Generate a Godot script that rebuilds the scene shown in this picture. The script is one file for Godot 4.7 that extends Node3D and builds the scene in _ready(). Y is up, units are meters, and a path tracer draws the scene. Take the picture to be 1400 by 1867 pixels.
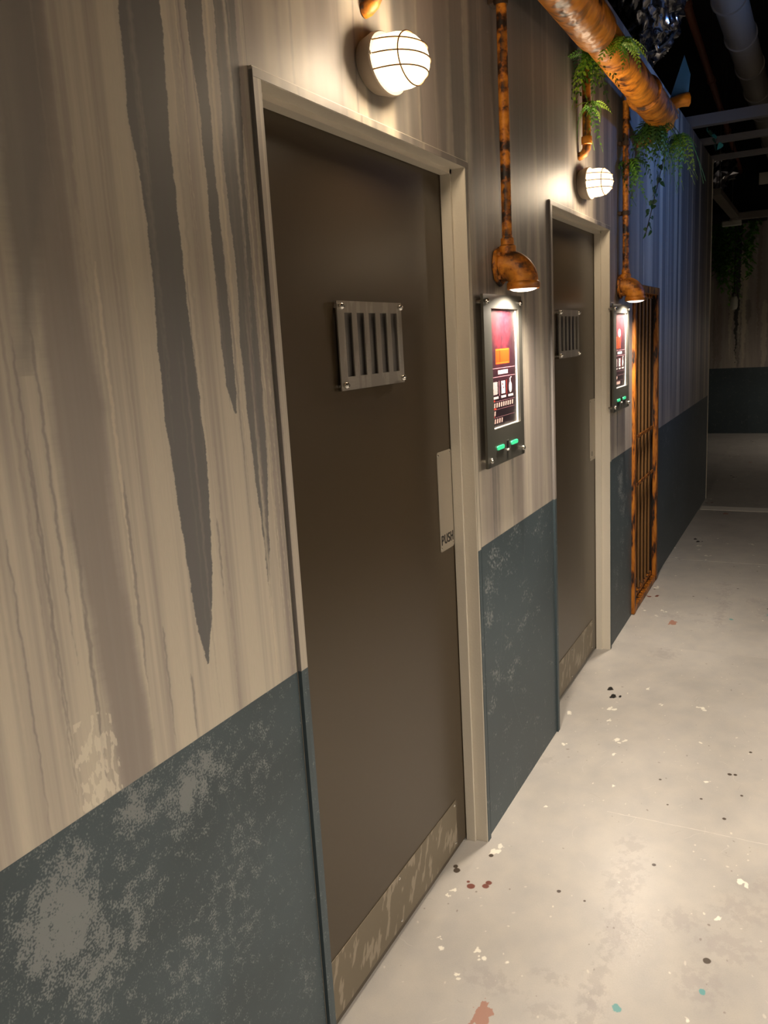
extends Node3D
# A utility corridor: streaked wall with two doors, caged lamps, rusty conduits and pipes.
# Metres; the left wall's face is the plane x = 0, the corridor runs towards -z.

const WALL_TOP := 3.06
const DADO := 0.984
var M := {}
var rng := RandomNumberGenerator.new()
var used := {}

func _ready():
	rng.seed = 7
	setup_view()
	make_materials()
	build_shell()
	build_doors()
	build_cage()
	build_lamps()
	build_panels()
	build_pipes()
	build_ceiling_services()
	build_plants()
	build_far_end()

# ------------------------------------------------------------------ view and light
func setup_view():
	var cam := Camera3D.new()
	cam.name = "camera"
	cam.fov = 64.02
	cam.near = 0.05
	cam.far = 60.0
	var b := Basis(Vector3(0.88633137, -0.05687252, -0.45954567), Vector3(-0.04217729, 0.97838778, -0.20243131), Vector3(0.46112664, 0.19880361, 0.86477705))
	cam.transform = Transform3D(b.orthonormalized(), Vector3(0.89595, 1.61247, 0.0))
	add_child(cam)
	cam.current = true
	var we := WorldEnvironment.new()
	we.name = "world_environment"
	var e := Environment.new()
	e.background_mode = Environment.BG_COLOR
	e.background_color = Color(0, 0, 0)
	e.tonemap_mode = Environment.TONE_MAPPER_LINEAR
	e.tonemap_exposure = 1.22
	e.sdfgi_enabled = true
	e.ssao_enabled = true
	e.ssil_enabled = true
	we.environment = e
	add_child(we)

const WARM := Color(1.0, 0.90, 0.77)
const NEUTRAL := Color(1.0, 0.935, 0.86)
const BLUE := Color(0.42, 0.64, 1.0)
const E_DOME := 0.20
const E_DOWN := 1.65
const E_OPPOSITE := 3.0
const E_BLUE := 2.2

# ------------------------------------------------------------------ naming and nodes
func numbered(n: String) -> String:
	var k: int = used.get(n, 0)
	used[n] = k + 1
	return n if k == 0 else "%s_%03d" % [n, k]

func tag(o: Node, label: String, category := "", group := "", kind := ""):
	o.set_meta("label", label)
	if category:
		o.set_meta("category", category)
	if group:
		o.set_meta("group", group)
	if kind:
		o.set_meta("kind", kind)
	return o

func root(n: String, at := Vector3.ZERO) -> Node3D:
	var o := Node3D.new()
	o.name = numbered(n)
	o.position = at
	add_child(o, true)
	return o

func put(parent: Node, n: String, mesh: Mesh, m: Material, at := Vector3.ZERO) -> MeshInstance3D:
	var o := MeshInstance3D.new()
	if parent == self:
		o.name = numbered(n)
	else:
		var k := 0
		var nm := n
		while parent.has_node(NodePath(nm)):
			k += 1
			nm = "%s_%03d" % [n, k]
		o.name = nm
	o.mesh = mesh
	o.material_override = m
	o.position = at
	parent.add_child(o, true)
	return o

# ------------------------------------------------------------------ mesh helpers
class Mb:
	var st := SurfaceTool.new()
	func _init():
		st.begin(Mesh.PRIMITIVE_TRIANGLES)
	func tri(a: Vector3, b: Vector3, c: Vector3, na: Vector3, nb: Vector3, nc: Vector3, ua := Vector2.ZERO, ub := Vector2.ZERO, uc := Vector2.ZERO):
		var g := (b - a).cross(c - a)
		if g.length_squared() < 1e-16:
			return
		if g.dot(na + nb + nc) > 0.0:
			var t := b; b = c; c = t
			t = nb; nb = nc; nc = t
			var u := ub; ub = uc; uc = u
		st.set_normal(na); st.set_uv(ua); st.add_vertex(a)
		st.set_normal(nb); st.set_uv(ub); st.add_vertex(b)
		st.set_normal(nc); st.set_uv(uc); st.add_vertex(c)
	func quad(a: Vector3, b: Vector3, c: Vector3, d: Vector3, n: Vector3, ua := Vector2.ZERO, ub := Vector2.ZERO, uc := Vector2.ZERO, ud := Vector2.ZERO):
		tri(a, b, c, n, n, n, ua, ub, uc)
		tri(a, c, d, n, n, n, ua, uc, ud)
	func flat_poly(p: Array, away: Vector3):
		# convex polygon, normal pointing away from the point «away»
		var n: Vector3 = (p[1] - p[0]).cross(p[2] - p[0]).normalized()
		if n.dot(p[0] - away) < 0.0:
			n = -n
		for k in range(1, p.size() - 1):
			tri(p[0], p[k], p[k + 1], n, n, n)
	func box(c: Vector3, s: Vector3, r := 0.0):
		var h := s * 0.5
		r = minf(r, minf(h.x, minf(h.y, h.z)) * 0.9)
		var v := {}
		for x in [-1, 1]:
			for y in [-1, 1]:
				for z in [-1, 1]:
					var k := Vector3i(x, y, z)
					var q := Vector3(x, y, z)
					v[k] = [c + q * (h - Vector3(0, r, r)), c + q * (h - Vector3(r, 0, r)), c + q * (h - Vector3(r, r, 0))]
		for a in 3:
			var b := (a + 1) % 3
			var d := (a + 2) % 3
			for s1 in [-1, 1]:
				var p := []
				for e in [[-1, -1], [1, -1], [1, 1], [-1, 1]]:
					var k := Vector3i.ZERO
					k[a] = s1; k[b] = e[0]; k[d] = e[1]
					p.append(v[k][a])
				flat_poly(p, c)
				if r > 0.0:
					for s2 in [-1, 1]:
						var k1 := Vector3i.ZERO
						k1[a] = s1; k1[b] = s2; k1[d] = -1
						var k2 := k1
						k2[d] = 1
						flat_poly([v[k1][a], v[k2][a], v[k2][b], v[k1][b]], c)
		if r > 0.0:
			for k in v:
				flat_poly(v[k], c)
		return self
	func lathe(prof: Array, xf: Transform3D, seg := 24, sy := 1.0):
		# prof: Vector2(radius, height along the local y); sharp where the profile turns by more than 35 degrees; sy squashes local z
		var n := prof.size() - 1
		var sn := []
		for i in n:
			var d: Vector2 = prof[i + 1] - prof[i]
			sn.append(Vector2(d.y, -d.x).normalized())
		for i in n:
			var n0: Vector2 = sn[i]
			var n1: Vector2 = sn[i]
			if i > 0 and sn[i - 1].dot(sn[i]) > 0.82:
				n0 = (sn[i - 1] + sn[i]).normalized()
			if i < n - 1 and sn[i + 1].dot(sn[i]) > 0.82:
				n1 = (sn[i + 1] + sn[i]).normalized()
			for k in seg:
				var P := []
				var N := []
				for e in [[prof[i], n0, k], [prof[i], n0, k + 1], [prof[i + 1], n1, k + 1], [prof[i + 1], n1, k]]:
					var a: float = TAU * e[2] / seg
					P.append(xf * Vector3(e[0].x * cos(a), e[0].y, e[0].x * sin(a) * sy))
					N.append((xf.basis * Vector3(e[1].x * cos(a), e[1].y, e[1].x * sin(a) / sy)).normalized())
				tri(P[0], P[1], P[2], N[0], N[1], N[2])
				tri(P[0], P[2], P[3], N[0], N[2], N[3])
		return self
	func tube(pts: Array, rad, seg := 12, caps := true):
		# rad: a number or one number per point
		var n := pts.size()
		var up := Vector3.UP
		var rings := []
		var t0: Vector3 = (pts[1] - pts[0]).normalized()
		var u := t0.cross(Vector3.RIGHT if absf(t0.x) < 0.8 else Vector3.UP).normalized()
		for i in n:
			var t: Vector3 = ((pts[mini(i + 1, n - 1)] - pts[maxi(i - 1, 0)]) as Vector3).normalized()
			u = (u - t * u.dot(t)).normalized()
			var w := t.cross(u)
			var r: float = rad[i] if rad is Array else rad
			var ring := []
			for k in seg + 1:
				var a := TAU * k / seg
				var d := u * cos(a) + w * sin(a)
				ring.append([pts[i] + d * r, d])
			rings.append(ring)
		for i in n - 1:
			for k in seg:
				var a = rings[i][k]; var b = rings[i][k + 1]; var c = rings[i + 1][k + 1]; var d = rings[i + 1][k]
				tri(a[0], b[0], c[0], a[1], b[1], c[1])
				tri(a[0], c[0], d[0], a[1], c[1], d[1])
		if caps:
			for e in [[0, -1.0], [n - 1, 1.0]]:
				var i: int = e[0]
				var t: Vector3 = ((pts[mini(i + 1, n - 1)] - pts[maxi(i - 1, 0)]) as Vector3).normalized() * e[1]
				for k in seg:
					tri(pts[i], rings[i][k][0], rings[i][k + 1][0], t, t, t)
		return self
	func extrude(poly: PackedVector2Array, depth: float, xf: Transform3D):
		# polygon in local xy, extruded from z = 0 to -depth
		var idx := Geometry2D.triangulate_polygon(poly)
		for f in [[0.0, 1.0], [-depth, -1.0]]:
			var nn := (xf.basis * Vector3(0, 0, f[1])).normalized()
			for i in range(0, idx.size(), 3):
				var q := []
				for j in 3:
					var p := poly[idx[i + j]]
					q.append(xf * Vector3(p.x, p.y, f[0]))
				tri(q[0], q[1], q[2], nn, nn, nn)
		var ccw := 0.0
		for i in poly.size():
			var p := poly[i]; var q := poly[(i + 1) % poly.size()]
			ccw += p.x * q.y - q.x * p.y
		for i in poly.size():
			var p := poly[i]; var q := poly[(i + 1) % poly.size()]
			var e := (q - p).normalized()
			var nn := Vector3(e.y, -e.x, 0) * signf(ccw)
			nn = (xf.basis * nn).normalized()
			quad(xf * Vector3(p.x, p.y, 0), xf * Vector3(q.x, q.y, 0), xf * Vector3(q.x, q.y, -depth), xf * Vector3(p.x, p.y, -depth), nn)
		return self
	func plate(us: Array, vs: Array, holes: Array, x0: float, x1: float):
		# plate facing +x between x0 and x1: u runs along -z, v along y; holes are [column, row] cells left open
		var open := func(i, j): return i < 0 or j < 0 or i >= us.size() - 1 or j >= vs.size() - 1 or [i, j] in holes
		for i in us.size() - 1:
			for j in vs.size() - 1:
				if open.call(i, j):
					continue
				var u0: float = us[i]; var u1: float = us[i + 1]; var v0: float = vs[j]; var v1: float = vs[j + 1]
				quad(Vector3(x1, v0, -u0), Vector3(x1, v0, -u1), Vector3(x1, v1, -u1), Vector3(x1, v1, -u0), Vector3.RIGHT)
				quad(Vector3(x0, v0, -u0), Vector3(x0, v0, -u1), Vector3(x0, v1, -u1), Vector3(x0, v1, -u0), Vector3.LEFT)
				if open.call(i - 1, j):
					quad(Vector3(x0, v0, -u0), Vector3(x1, v0, -u0), Vector3(x1, v1, -u0), Vector3(x0, v1, -u0), Vector3.BACK)
				if open.call(i + 1, j):
					quad(Vector3(x0, v0, -u1), Vector3(x1, v0, -u1), Vector3(x1, v1, -u1), Vector3(x0, v1, -u1), Vector3.FORWARD)
				if open.call(i, j - 1):
					quad(Vector3(x0, v0, -u0), Vector3(x1, v0, -u0), Vector3(x1, v0, -u1), Vector3(x0, v0, -u1), Vector3.DOWN)
				if open.call(i, j + 1):
					quad(Vector3(x0, v1, -u0), Vector3(x1, v1, -u0), Vector3(x1, v1, -u1), Vector3(x0, v1, -u1), Vector3.UP)
		return self
	func done() -> ArrayMesh:
		return st.commit()

func bx(c: Vector3, s: Vector3, r := 0.0) -> ArrayMesh:
	return Mb.new().box(c, s, r).done()

func along(o: Vector3, axis: Vector3) -> Transform3D:
	# a frame whose y axis runs along «axis»
	var y := axis.normalized()
	var x := y.cross(Vector3.UP if absf(y.y) < 0.9 else Vector3.BACK).normalized()
	return Transform3D(Basis(x, y, x.cross(y)), o)

func lathe(prof: Array, o: Vector3, axis: Vector3, seg := 24) -> ArrayMesh:
	return Mb.new().lathe(prof, along(o, axis), seg).done()

func curve(pts: Array, steps := 6) -> Array:
	# Catmull-Rom through the points
	var out := []
	for i in pts.size() - 1:
		var a: Vector3 = pts[maxi(i - 1, 0)]; var b: Vector3 = pts[i]; var c: Vector3 = pts[i + 1]; var d: Vector3 = pts[mini(i + 2, pts.size() - 1)]
		for k in steps:
			out.append(b.cubic_interpolate(c, a, d, float(k) / steps))
	out.append(pts[-1])
	return out

# ------------------------------------------------------------------ textures
class Canvas:
	var w: int
	var h: int
	var b := PackedByteArray()
	func _init(ww: int, hh: int, c := Color.WHITE):
		w = ww; h = hh
		var im := Image.create(w, h, false, Image.FORMAT_RGB8)
		im.fill(c)
		b = im.get_data()
	func dot(x: int, y: int, c: Color, a: float):
		if x < 0 or y < 0 or x >= w or y >= h or a <= 0.003:
			return
		var i := (y * w + x) * 3
		b[i] = int(lerpf(b[i], c.r * 255.0, a))
		b[i + 1] = int(lerpf(b[i + 1], c.g * 255.0, a))
		b[i + 2] = int(lerpf(b[i + 2], c.b * 255.0, a))
	func span(y: int, x0: float, x1: float, c: Color, a: float, soft: float):
		# a horizontal run with edges that go from nothing to full over «soft» pixels
		soft = maxf(soft, 0.7)
		for x in range(maxi(0, int(x0 - soft)), mini(w, int(x1 + soft) + 1)):
			var k := clampf((x - x0) / soft + 0.5, 0, 1) * clampf((x1 - x) / soft + 0.5, 0, 1)
			if k > 0.01:
				dot(x, y, c, a * k)
	func blob(cx: float, cy: float, rx: float, ry: float, c: Color, a: float, rough: FastNoiseLite, amp := 0.35, turn := 0.0):
		# an irregular spot with a crisp outline
		var R := maxf(rx, ry) * 1.5
		for y in range(maxi(0, int(cy - R)), mini(h, int(cy + R) + 1)):
			for x in range(maxi(0, int(cx - R)), mini(w, int(cx + R) + 1)):
				var d := Vector2(x - cx, y - cy).rotated(-turn)
				var q := Vector2(d.x / rx, d.y / ry).length() + amp * rough.get_noise_2d(x * 1.0, y * 1.0)
				dot(x, y, c, a * clampf((1.0 - q) * minf(rx, ry) * 0.8 + 0.5, 0, 1))
	func tex() -> ImageTexture:
		return ImageTexture.create_from_image(Image.create_from_data(w, h, false, Image.FORMAT_RGB8, b))

func noise(freq: float, sd: int, oct := 3) -> FastNoiseLite:
	var n := FastNoiseLite.new()
	n.noise_type = FastNoiseLite.TYPE_SIMPLEX_SMOOTH
	n.frequency = freq
	n.seed = sd
	n.fractal_type = FastNoiseLite.FRACTAL_FBM
	n.fractal_octaves = oct
	return n

func field(freq: float, sd: int, w: int, h: int, tw: int, th: int, oct := 3) -> PackedByteArray:
	# noise drawn at w x h and stretched to tw x th: one byte a pixel
	var im := noise(freq, sd, oct).get_image(w, h)
	im.convert(Image.FORMAT_L8)
	if w != tw or h != th:
		im.resize(tw, th, Image.INTERPOLATE_CUBIC)
	return im.get_data()

func seamless(freq: float, sd: int, s: int, oct := 4) -> PackedByteArray:
	var im := noise(freq, sd, oct).get_seamless_image(s, s)
	im.convert(Image.FORMAT_L8)
	return im.get_data()

func gray_tex(b: PackedByteArray, w: int, h: int, lo := 0.0, hi := 1.0) -> ImageTexture:
	var o := PackedByteArray()
	o.resize(b.size())
	for i in b.size():
		o[i] = int(clampf(lerpf(lo, hi, b[i] / 255.0), 0, 1) * 255)
	return ImageTexture.create_from_image(Image.create_from_data(w, h, false, Image.FORMAT_L8, o))

func c8(r: int, g: int, b: int) -> Color:
	return Color(r / 255.0, g / 255.0, b / 255.0)

const BEIGE := Color(0.725, 0.695, 0.630)
const TAUPE := Color(0.560, 0.528, 0.500)
const SLATE := Color(0.375, 0.375, 0.372)
const CREAM := Color(0.800, 0.765, 0.675)

func paint_base(cv: Canvas, sd: int, bias: float):
	# brushed vertical grain between the beige and the taupe coat
	var f1 := field(0.012, sd, cv.w, 12, cv.w, cv.h, 3)
	var f2 := field(0.07, sd + 1, cv.w, 40, cv.w, cv.h, 3)
	var f3 := field(0.25, sd + 2, cv.w, cv.h / 6, cv.w, cv.h, 2)
	for i in cv.w * cv.h:
		var t := clampf((f1[i] + 0.45 * f2[i] + 0.12 * f3[i]) / 400.0 * 2.0 - 0.5 + bias, 0, 1)
		var g := (f3[i] - 128) / 255.0 * 0.022
		var j := i * 3
		cv.b[j] = int((lerpf(BEIGE.r, TAUPE.r, t) + g) * 255)
		cv.b[j + 1] = int((lerpf(BEIGE.g, TAUPE.g, t) + g) * 255)
		cv.b[j + 2] = int((lerpf(BEIGE.b, TAUPE.b, t) + g) * 255)

func drip(cv: Canvas, jag: FastNoiseLite, x: float, y0: float, y1: float, wd: float, c: Color, a: float, soft: float):
	# a run of paint: full width above, tapering to a point over its last third, with a wandering edge
	for y in range(maxi(0, int(y0)), mini(cv.h, int(y1) + 1)):
		var t := (y - y0) / maxf(1.0, y1 - y0)
		var k := minf(1.0, (1.0 - t) * 2.6) * minf(1.0, 0.25 + t * 12.0)
		var wob := jag.get_noise_2d(x * 3.0, y * 0.35) * (3.0 if cv.w < 1500 else 0.8)
		var lw := wd * 0.5 * k + jag.get_noise_2d(x * 7.0 + 50.0, y * 1.2) * minf(3.0 if cv.w < 1500 else 1.0, wd * 0.3)
		var rw := wd * 0.5 * k + jag.get_noise_2d(x * 7.0 + 150.0, y * 1.2) * minf(3.0 if cv.w < 1500 else 1.0, wd * 0.3)
		cv.span(y, x + wob - lw, x + wob + rw, c, a, soft)

func band(cv: Canvas, jag: FastNoiseLite, L: Array, R: Array, zy: Callable, c: Color, a: float, soft: float, ja: float):
	# a painted streak between two edges given as [height, distance along the wall]
	var yt: float = zy.call(0, L[0][0]).y
	var yb: float = zy.call(0, minf(L[-1][0], R[-1][0])).y
	for y in range(maxi(0, int(yt)), mini(cv.h, int(yb))):
		var e := []
		for S in [L, R]:
			var x := 0.0
			for k in S.size() - 1:
				var p: Vector2 = zy.call(S[k][1], S[k][0])
				var q: Vector2 = zy.call(S[k + 1][1], S[k + 1][0])
				if y <= q.y or k == S.size() - 2:
					x = lerpf(p.x, q.x, clampf((y - p.y) / maxf(1.0, q.y - p.y), 0, 1))
					break
			e.append(x)
		e[0] += jag.get_noise_2d(10.0, y * 0.9) * ja * 0.45 + jag.get_noise_2d(90.0, y * 0.13) * ja + jag.get_noise_2d(30.0, y * 4.0) * ja * 0.3
		e[1] += jag.get_noise_2d(500.0, y * 0.9) * ja * 0.45 + jag.get_noise_2d(700.0, y * 0.13) * ja + jag.get_noise_2d(330.0, y * 4.0) * ja * 0.3
		if e[1] > e[0]:
			cv.span(y, e[0], e[1], c, a, soft)

func tex_near_wall() -> ImageTexture:
	# wall beside the first door: along-wall 0.25 .. 1.28 m, height 3.06 .. 0.98
	var cv := Canvas.new(1024, 1536)
	paint_base(cv, 21, -0.22)
	var jag := noise(0.08, 5, 3)
	var zy := func(s: float, y: float) -> Vector2: return Vector2((s - 0.25) / 1.03 * 1024.0, (WALL_TOP - y) / (WALL_TOP - DADO) * 1536.0)
	var r := RandomNumberGenerator.new()
	r.seed = 3
	var soft_taupe := TAUPE.darkened(0.06)
	band(cv, jag, [[3.06, .79], [1.93, .781], [1.69, .766], [1.42, .762], [1.26, .782], [1.08, .794], [.98, .799]], [[3.06, .84], [1.94, .834], [1.69, .833], [1.56, .851], [1.38, .837], [1.12, .864], [.98, .866]], zy, soft_taupe, 0.75, 16, 5)
	band(cv, jag, [[3.06, .70], [2.05, .745], [1.9, .733], [1.6, .728]], [[3.06, .83], [2.07, .829], [1.9, .815], [1.6, .735]], zy, SLATE.lerp(TAUPE, 0.55), 0.8, 24, 6)
	band(cv, jag, [[3.06, .45], [1.9, .44], [1.2, .46]], [[3.06, .60], [1.9, .58], [1.2, .49]], zy, soft_taupe, 0.8, 18, 8)
	# streaks with crisp edges
	band(cv, jag, [[3.06, 1.20], [2.05, 1.19], [1.9, 1.181], [1.78, 1.189], [1.64, 1.183], [1.47, 1.187], [1.33, 1.196], [1.19, 1.203]], [[3.06, 1.26], [2.07, 1.249], [1.91, 1.236], [1.61, 1.236], [1.42, 1.231], [1.25, 1.214], [1.19, 1.205]], zy, SLATE.lerp(TAUPE, 0.12), 0.95, 2, 4)
	band(cv, jag, [[3.06, 1.11], [2.15, 1.118], [1.98, 1.132], [1.72, 1.129], [1.56, 1.133], [1.51, 1.152]], [[3.06, 1.165], [2.17, 1.162], [1.92, 1.156], [1.67, 1.161], [1.56, 1.157], [1.51, 1.155]], zy, SLATE.lerp(TAUPE, 0.1), 0.95, 2, 4)
	band(cv, jag, [[3.06, .965], [2.11, .973], [1.97, .967], [1.82, .982], [1.66, .977], [1.52, .975], [1.38, .984], [1.25, .99], [1.15, 1.001], [1.1, 1.011]], [[3.06, 1.06], [2.09, 1.062], [1.96, 1.052], [1.72, 1.054], [1.45, 1.062], [1.31, 1.054], [1.17, 1.035], [1.1, 1.014]], zy, SLATE, 0.97, 2, 4)
	# pale runs along the streak edges
	for q in [[1.095, 3.0, 1.75, 5], [1.172, 2.3, 1.4, 6], [1.075, 2.1, 1.95, 3], [0.869, 1.75, 1.25, 6], [1.245, 2.0, 1.05, 5], [1.262, 1.9, 1.0, 7]]:
		var p: Vector2 = zy.call(q[0], q[1])
		drip(cv, jag, p.x, p.y, zy.call(0, q[2]).y, q[3], CREAM, 0.6, 3)
	# thin dark runs
	for q in [[.716, 1.65, 1.0], [.747, 1.66, 1.2], [.719, 1.53, 1.0], [.666, 1.4, .98], [.773, 1.42, 1.05], [.77, 1.28, .98], [.873, 1.44, 1.1], [.918, 1.2, 1.0], [.97, 1.1, .98], [1.134, 1.75, 1.58], [1.14, 1.72, 1.52], [1.164, 1.72, 1.3], [1.205, 1.4, 1.12], [1.209, 1.45, 1.08], [1.073, 1.34, 1.2], [1.058, 1.75, 1.4], [1.0, 2.0, 1.85], [1.215, 1.4, 1.25], [1.125, 2.2, 1.9], [1.105, 2.25, 2.0]]:
		var p: Vector2 = zy.call(q[0], q[1])
		drip(cv, jag, p.x, p.y, zy.call(0, q[2]).y, r.randf_range(2.0, 5.5), TAUPE.lerp(SLATE, 0.4), 0.6, 2.5)
	for k in 80:
		var x := r.randf() * 1024.0
		if k % 3 == 0:
			x = r.randf_range(940, 1022)
		var y0 := r.randf_range(300, 1250)
		drip(cv, jag, x, y0, y0 + r.randf_range(120, 600), r.randf_range(1.5, 9.0), [TAUPE.darkened(0.1), CREAM, TAUPE, CREAM.lerp(TAUPE, 0.3)][k % 4], r.randf_range(0.2, 0.45), r.randf_range(2.0, 7.0))
	# flaked white paint just above the dado
	var fl := noise(0.05, 9, 3)
	var p0: Vector2 = zy.call(0.72, 1.12)
	var p1: Vector2 = zy.call(0.80, 0.985)
	for y in range(int(p0.y), int(p1.y)):
		for x in range(int(p0.x), int(p1.x)):
			var cx := absf((x - p0.x) / (p1.x - p0.x) - 0.5) * 2.0
			var cy := (y - p0.y) / (p1.y - p0.y)
			if fl.get_noise_2d(x * 1.6, y * 0.7) > 0.05 + cx * 0.35 - cy * 0.28:
				cv.dot(x, y, CREAM.lightened(0.2), 0.6)
	return cv.tex()

func tex_long_wall(sd: int, dark: float) -> ImageTexture:
	# the rest of the wall: 7.03 m along, height 3.06 .. 0.98
	var cv := Canvas.new(2048, 640)
	paint_base(cv, sd, 0.14)
	var jag := noise(0.08, sd + 3, 3)
	var r := RandomNumberGenerator.new()
	r.seed = sd
	for k in 260:
		var x := r.randf() * 2048.0
		var u := x / 2048.0
		var strong := 0.5 if u < 0.14 else (0.75 if u < 0.5 else 1.0)
		var c: Color = [SLATE, TAUPE, SLATE.lerp(TAUPE, 0.5), TAUPE.darkened(0.12), BEIGE, SLATE][k % 6]
		drip(cv, jag, x, -80.0, r.randf_range(220, 700) if k % 6 != 4 else r.randf_range(400, 900), r.randf_range(3.0, 26.0), c, r.randf_range(0.35, 0.85) * strong * (0.6 + dark), r.randf_range(2.0, 9.0))
	for k in 150:
		var x := r.randf() * 2048.0
		drip(cv, jag, x, r.randf_range(0, 400), r.randf_range(420, 760), r.randf_range(1.0, 4.0), [CREAM, TAUPE, SLATE][k % 3], r.randf_range(0.2, 0.55), 1.5)
	# bolder marks, some read off the wall, others added to darken it between the doors: [along from the near wall's end, width, length, tone]
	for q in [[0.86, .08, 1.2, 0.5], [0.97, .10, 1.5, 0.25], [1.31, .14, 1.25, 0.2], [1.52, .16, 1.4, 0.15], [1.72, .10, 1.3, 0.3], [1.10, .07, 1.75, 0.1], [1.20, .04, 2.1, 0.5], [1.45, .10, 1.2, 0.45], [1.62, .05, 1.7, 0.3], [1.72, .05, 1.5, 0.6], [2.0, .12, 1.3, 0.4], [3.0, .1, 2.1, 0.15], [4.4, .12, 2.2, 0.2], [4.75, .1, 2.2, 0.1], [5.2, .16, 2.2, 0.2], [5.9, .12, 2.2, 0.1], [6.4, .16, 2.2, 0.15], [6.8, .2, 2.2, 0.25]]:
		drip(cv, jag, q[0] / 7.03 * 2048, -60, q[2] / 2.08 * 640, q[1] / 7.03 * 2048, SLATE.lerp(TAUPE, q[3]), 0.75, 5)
	for q in [[4.55, .02], [5.05, .03], [5.45, .02], [5.7, .035], [6.15, .025], [6.65, .02]]:
		drip(cv, jag, q[0] / 7.03 * 2048, -200, 900, q[1] / 7.03 * 2048 * 1.5, CREAM, 0.6, 4)
	return cv.tex()

func tex_far_wall() -> ImageTexture:
	# the end wall: 5.6 m across, with one long dark run below the hanging lamp
	var cv := Canvas.new(1024, 400)
	paint_base(cv, 67, 0.05)
	var jag := noise(0.08, 68, 3)
	var r := RandomNumberGenerator.new()
	r.seed = 69
	for k in 120:
		drip(cv, jag, r.randf() * 1024.0, r.randf_range(-60, 260), r.randf_range(280, 460), r.randf_range(2.0, 16.0), [SLATE, TAUPE, CREAM, TAUPE.darkened(0.2)][k % 4], r.randf_range(0.25, 0.6), 3.0)
	drip(cv, jag, (1.80) / 5.6 * 1024.0, -200, 385, 17.0, SLATE.darkened(0.45), 0.9, 2.0)
	drip(cv, jag, (1.72) / 5.6 * 1024.0, 100, 380, 9.0, CREAM, 0.6, 3.0)
	drip(cv, jag, (1.90) / 5.6 * 1024.0, 140, 400, 9.0, CREAM, 0.5, 3.0)
	return cv.tex()

const DADO_C := Color(0.236, 0.286, 0.308)

func tex_dado(sd: int, w: int, h: int, marks: Array, s0: float, len: float, base_d: float) -> ImageTexture:
	# dark blue-grey lower coat with chalky rubbed patches; marks: [height, along, size, strength]
	var cv := Canvas.new(w, h)
	var dim := Image.create(w / 8, h / 8, false, Image.FORMAT_L8)
	for y in h / 8:
		for x in w / 8:
			var s := s0 + len * (x + 0.5) / (w / 8)
			var yy := DADO * (1.0 - (y + 0.5) / (h / 8))
			var d := base_d
			for m in marks:
				var q := Vector2((s - m[1]) / m[2], (yy - m[0]) / (m[2] * 1.1)).length_squared()
				if q < 6.0:
					d += m[3] * 0.8 * exp(-q)
			dim.set_pixel(x, y, Color(minf(d, 1.0), 0, 0))
	dim.resize(w, h, Image.INTERPOLATE_BILINEAR)
	dim.convert(Image.FORMAT_L8)
	var db := dim.get_data()
	var im := noise(0.20, sd, 3).get_image(w, h)
	im.convert(Image.FORMAT_L8)
	var nb := im.get_data()
	var mid := field(0.03, sd + 1, w, h, w, h, 3)
	var big := field(0.012, sd + 2, w / 4, h / 4, w, h, 2)
	var chalk := Color(0.48, 0.50, 0.50)
	for i in w * h:
		var v := nb[i] / 255.0
		var d := db[i] / 255.0 + (mid[i] - 128) / 255.0 * 0.75 - 0.08
		var k := clampf((d - (1.02 - v)) * 7.0, 0, 1) * 0.85
		var tone := 1.0 + (big[i] - 128) / 255.0 * 0.16 + (v - 0.5) * 0.05
		var j := i * 3
		cv.b[j] = int(clampf(lerpf(DADO_C.r * tone, chalk.r, k), 0, 1) * 255)
		cv.b[j + 1] = int(clampf(lerpf(DADO_C.g * tone, chalk.g, k), 0, 1) * 255)
		cv.b[j + 2] = int(clampf(lerpf(DADO_C.b * tone, chalk.b, k), 0, 1) * 255)
	# long scratches
	var r := RandomNumberGenerator.new()
	r.seed = sd
	for k in 46:
		var x := r.randf() * w
		var y := r.randf() * h
		var ln := r.randf_range(8, 90)
		var lean := r.randf_range(-0.5, 0.5)
		for t in int(ln):
			cv.dot(int(x + lean * t), int(y + t), chalk, r.randf_range(0.05, 0.5))
	return cv.tex()

const FLOOR_C := Color(0.690, 0.675, 0.650)

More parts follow.
